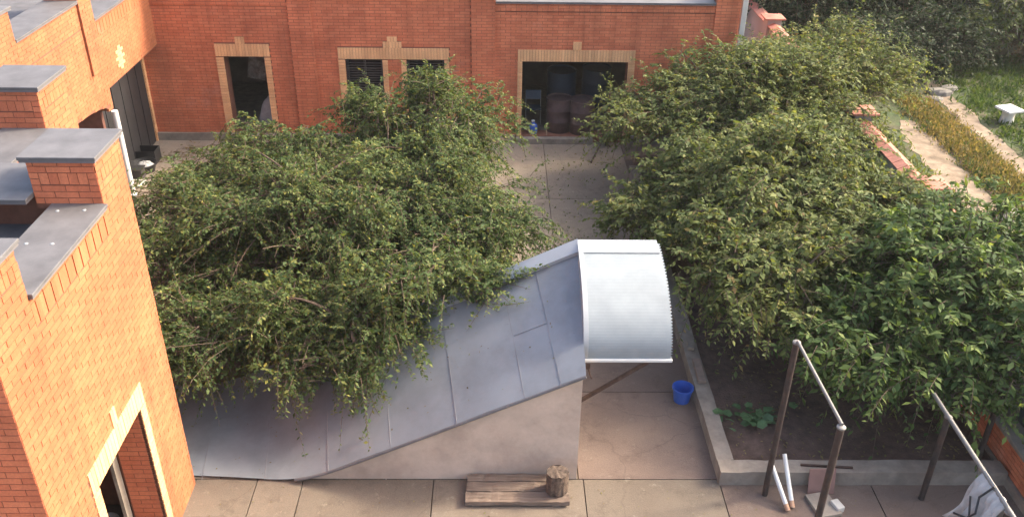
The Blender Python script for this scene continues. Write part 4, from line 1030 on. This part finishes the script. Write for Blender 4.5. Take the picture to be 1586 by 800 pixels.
# ground scatter
def scatter(name, label, mat, n, area, size, seed, up=.6, aspect=.16, clump=None, cat=None, zoff=0., hgt=1., parent=None):
    rng = np.random.default_rng(seed)
    x0, x1, y0, y1 = area
    if clump:
        cx = rng.uniform(x0, x1, clump); cy = rng.uniform(y0, y1, clump); i = rng.integers(0, clump, n); X = cx[i]+rng.normal(size=n)*.18; Y = cy[i]+rng.normal(size=n)*.18
    else: X = rng.uniform(x0, x1, n); Y = rng.uniform(y0, y1, n)
    B = np.stack([X, Y, np.full(n, zoff)+rng.uniform(0, 1, n)**2*(hgt-1)*size], 1)
    D = nrm(np.stack([rng.normal(size=n), rng.normal(size=n), np.abs(rng.normal(size=n))*up*3], 1)); NO = nrm(rng.normal(size=(n, 3))*.6+np.array([0, 0, .4 if up > .3 else 2]))
    L = size*rng.uniform(.5, 1.4, n); V = leaf_arrays(B, D, NO, L, L*aspect*rng.uniform(.7, 1.3, n))
    o = link(bpy.data.objects.new(name, mesh_quads(name, V, mat, rng.random(n)*.8))); o['kind'] = 'stuff'; tag(o, label, cat); return o
scatter('garden_grass', 'green grass growing in the garden beyond the boundary wall', LEAF_GRASS, 30000, (13.8, 22, 18, 30), .17, 31, up=.5, aspect=.25, cat='grass', zoff=-.05, clump=900)
scatter('rough_grass', 'rough grass and weeds along the garden side of the boundary wall', LEAF_OLIVE, 16000, (8.4, 10.7, 12, 26), .13, 32, up=.5, aspect=.4, cat='grass', zoff=-.05, clump=700)
scatter('flower_row', 'yellowish flower and vegetable row beside the dirt path', LEAF_YEL, 22000, (12.0, 12.9, 16.5, 26), .09, 33, up=.9, aspect=.35, cat='flowers', zoff=-.05, clump=170, hgt=2.6)
scatter('vegetable_row', 'dark green vegetable row in the garden soil', LEAF_GRASS, 4500, (11.9, 12.8, 13.0, 25), .10, 34, up=.8, aspect=.4, cat='plants', zoff=-.05, clump=90, hgt=2)
scatter('leaf_litter', 'dry leaf litter and cuttings strewn over the paving near the gate', LEAF_DRY, 2600, (-8.2, -4.5, 18.6, 21.7), .09, 35, up=.05, aspect=.4, cat='leaf litter', zoff=.012, clump=60)
scatter('paving_weeds', 'low weeds and fallen leaves on the paving before the garage', LEAF_OLIVE, 800, (.2, 3.2, 14.5, 21.6), .055, 36, up=.35, aspect=.4, cat='weeds', zoff=.01, clump=75)
scatter('bed_litter', 'small dry leaves scattered on the dark bed soil', LEAF_DRY, 700, (3.6, 7.3, 9.95, 13), .06, 37, up=.05, aspect=.4, cat='leaf litter', zoff=.17)

scatter('fallen_leaves', 'sparse fallen leaves and grit on the near paving', LEAF_DRY, 150, (-4.2, 7.2, 8.2, 9.55), .03, 38, up=.03, aspect=.5, cat='leaf litter', zoff=.012)
rl = scatter('roof_leaves', 'small fallen leaves lying on the sloping shed roof', LEAF_DRY, 70, (-4.6, .9, 9.8, 11.5), .032, 39, up=.03, aspect=.5, cat='leaf litter', zoff=.016)
for v in rl.data.vertices: v.co.z += roofs(v.co.x, v.co.y)
# far trees and shrubs
def far_tree(name, x, y, h, rx, label, mat, seed, n=95, leaf=.17, group='far garden trees', bark=None, fork=None, tr=.16, cat='tree', lean=(0, 0)):
    fork = fork if fork is not None else h*.3
    lob = [(x, y, h*.62, rx, rx, h*.38), (x-rx*.45, y-rx*.3, h*.36, rx*.8, rx*.7, h*.30), (x+rx*.5, y-rx*.2, h*.42, rx*.75, rx*.7, h*.32)]
    return tree(name, (x, y, -.05), lob, label, cat, mat, n, 5, 12, .70, (leaf, .48), seed, droop=.4, trunk_r=tr, fork=fork, group=group, spread=.34, minz=-.45, bark=bark, trunk_lean=lean, nclump=7)
far_tree('garden_tree', 10.4, 30.5, 4.6, 2.4, 'dark garden tree behind the capped end of the boundary wall', LEAF_SHADE, 41)
far_tree('garden_tree', 13.4, 32.0, 5.0, 2.6, 'dark garden tree at the top centre-right, left of the pale forked trunk', LEAF_SHADE, 42)
far_tree('garden_tree', 10.0, 37.5, 6.0, 3.2, 'tall dark garden tree farthest behind the outbuilding corner', LEAF_SHADE, 43)
far_tree('garden_tree', 17.3, 35.0, 5.0, 3.0, 'dark garden tree deep behind the pale forked trunk', LEAF_SHADE, 44)
far_tree('garden_tree', 21.6, 33.5, 5.0, 2.8, 'dark garden tree at the top right corner', LEAF_SHADE, 45)
far_tree('forked_tree', 16.4, 30.0, 3.6, 1.3, 'garden tree with a pale forked trunk and yellow-green leaves', LEAF_OLIVE, 46, n=26, bark=M_BARKP, fork=.9, tr=.15, lean=(.2, 0))
far_tree('brown_shrub', 19.0, 30.2, 2.4, 1.5, 'brownish dry shrub at the right edge behind the grass', LEAF_BROWN, 47, n=60, leaf=.12, group='far garden shrubs', fork=.3, tr=.06, cat='shrub')
far_tree('brown_shrub', 17.6, 31.8, 2.3, 1.4, 'brownish dry shrub behind the pale forked trunk', LEAF_BROWN, 48, n=60, leaf=.12, group='far garden shrubs', fork=.3, tr=.06, cat='shrub')
far_tree('green_shrub', 13.9, 28.8, 1.8, 1.4, 'low dark shrub at the end of the garden path', LEAF_SHADE, 49, n=60, leaf=.13, group='far garden shrubs', fork=.3, tr=.06, cat='shrub')
far_tree('green_shrub', 11.2, 27.4, 1.9, 1.4, 'leafy shrub just beyond the farthest orchard tree', LEAF_SHADE, 50, n=60, leaf=.13, group='far garden shrubs', fork=.3, tr=.06, cat='shrub')
far_tree('green_shrub', 15.6, 31.6, 1.7, 1.3, 'low dark shrub just left of the pale forked trunk', LEAF_SHADE, 51, n=60, leaf=.13, group='far garden shrubs', fork=.3, tr=.06, cat='shrub')
far_tree('green_shrub', 20.6, 28.6, 1.6, 1.3, 'low dark shrub at the right edge of the picture, in front of the brown shrub', LEAF_SHADE, 52, n=60, leaf=.13, group='far garden shrubs', fork=.3, tr=.06, cat='shrub')

# ------------------------------------------------------------------ added haze volume, lifts the shadows in place of a lens veil
hz = MB().box(-40, 60, -12, 75, -1.2, 10.4).build('haze', None, kind='stuff')
tag(hz, 'thin warm haze added over the whole yard in place of a lens veil', 'haze')
hm = bpy.data.materials.new('veil_haze'); hm.use_nodes = True; hn = hm.node_tree; hn.nodes.clear()
pv = hn.nodes.new('ShaderNodeVolumePrincipled'); pv.inputs['Color'].default_value = (.92, .90, .86, 1); pv.inputs['Density'].default_value = .0005; pv.inputs['Anisotropy'].default_value = .2
ho = hn.nodes.new('ShaderNodeOutputMaterial'); hn.links.new(pv.outputs[0], ho.inputs['Volume']); hz.data.materials.append(hm)
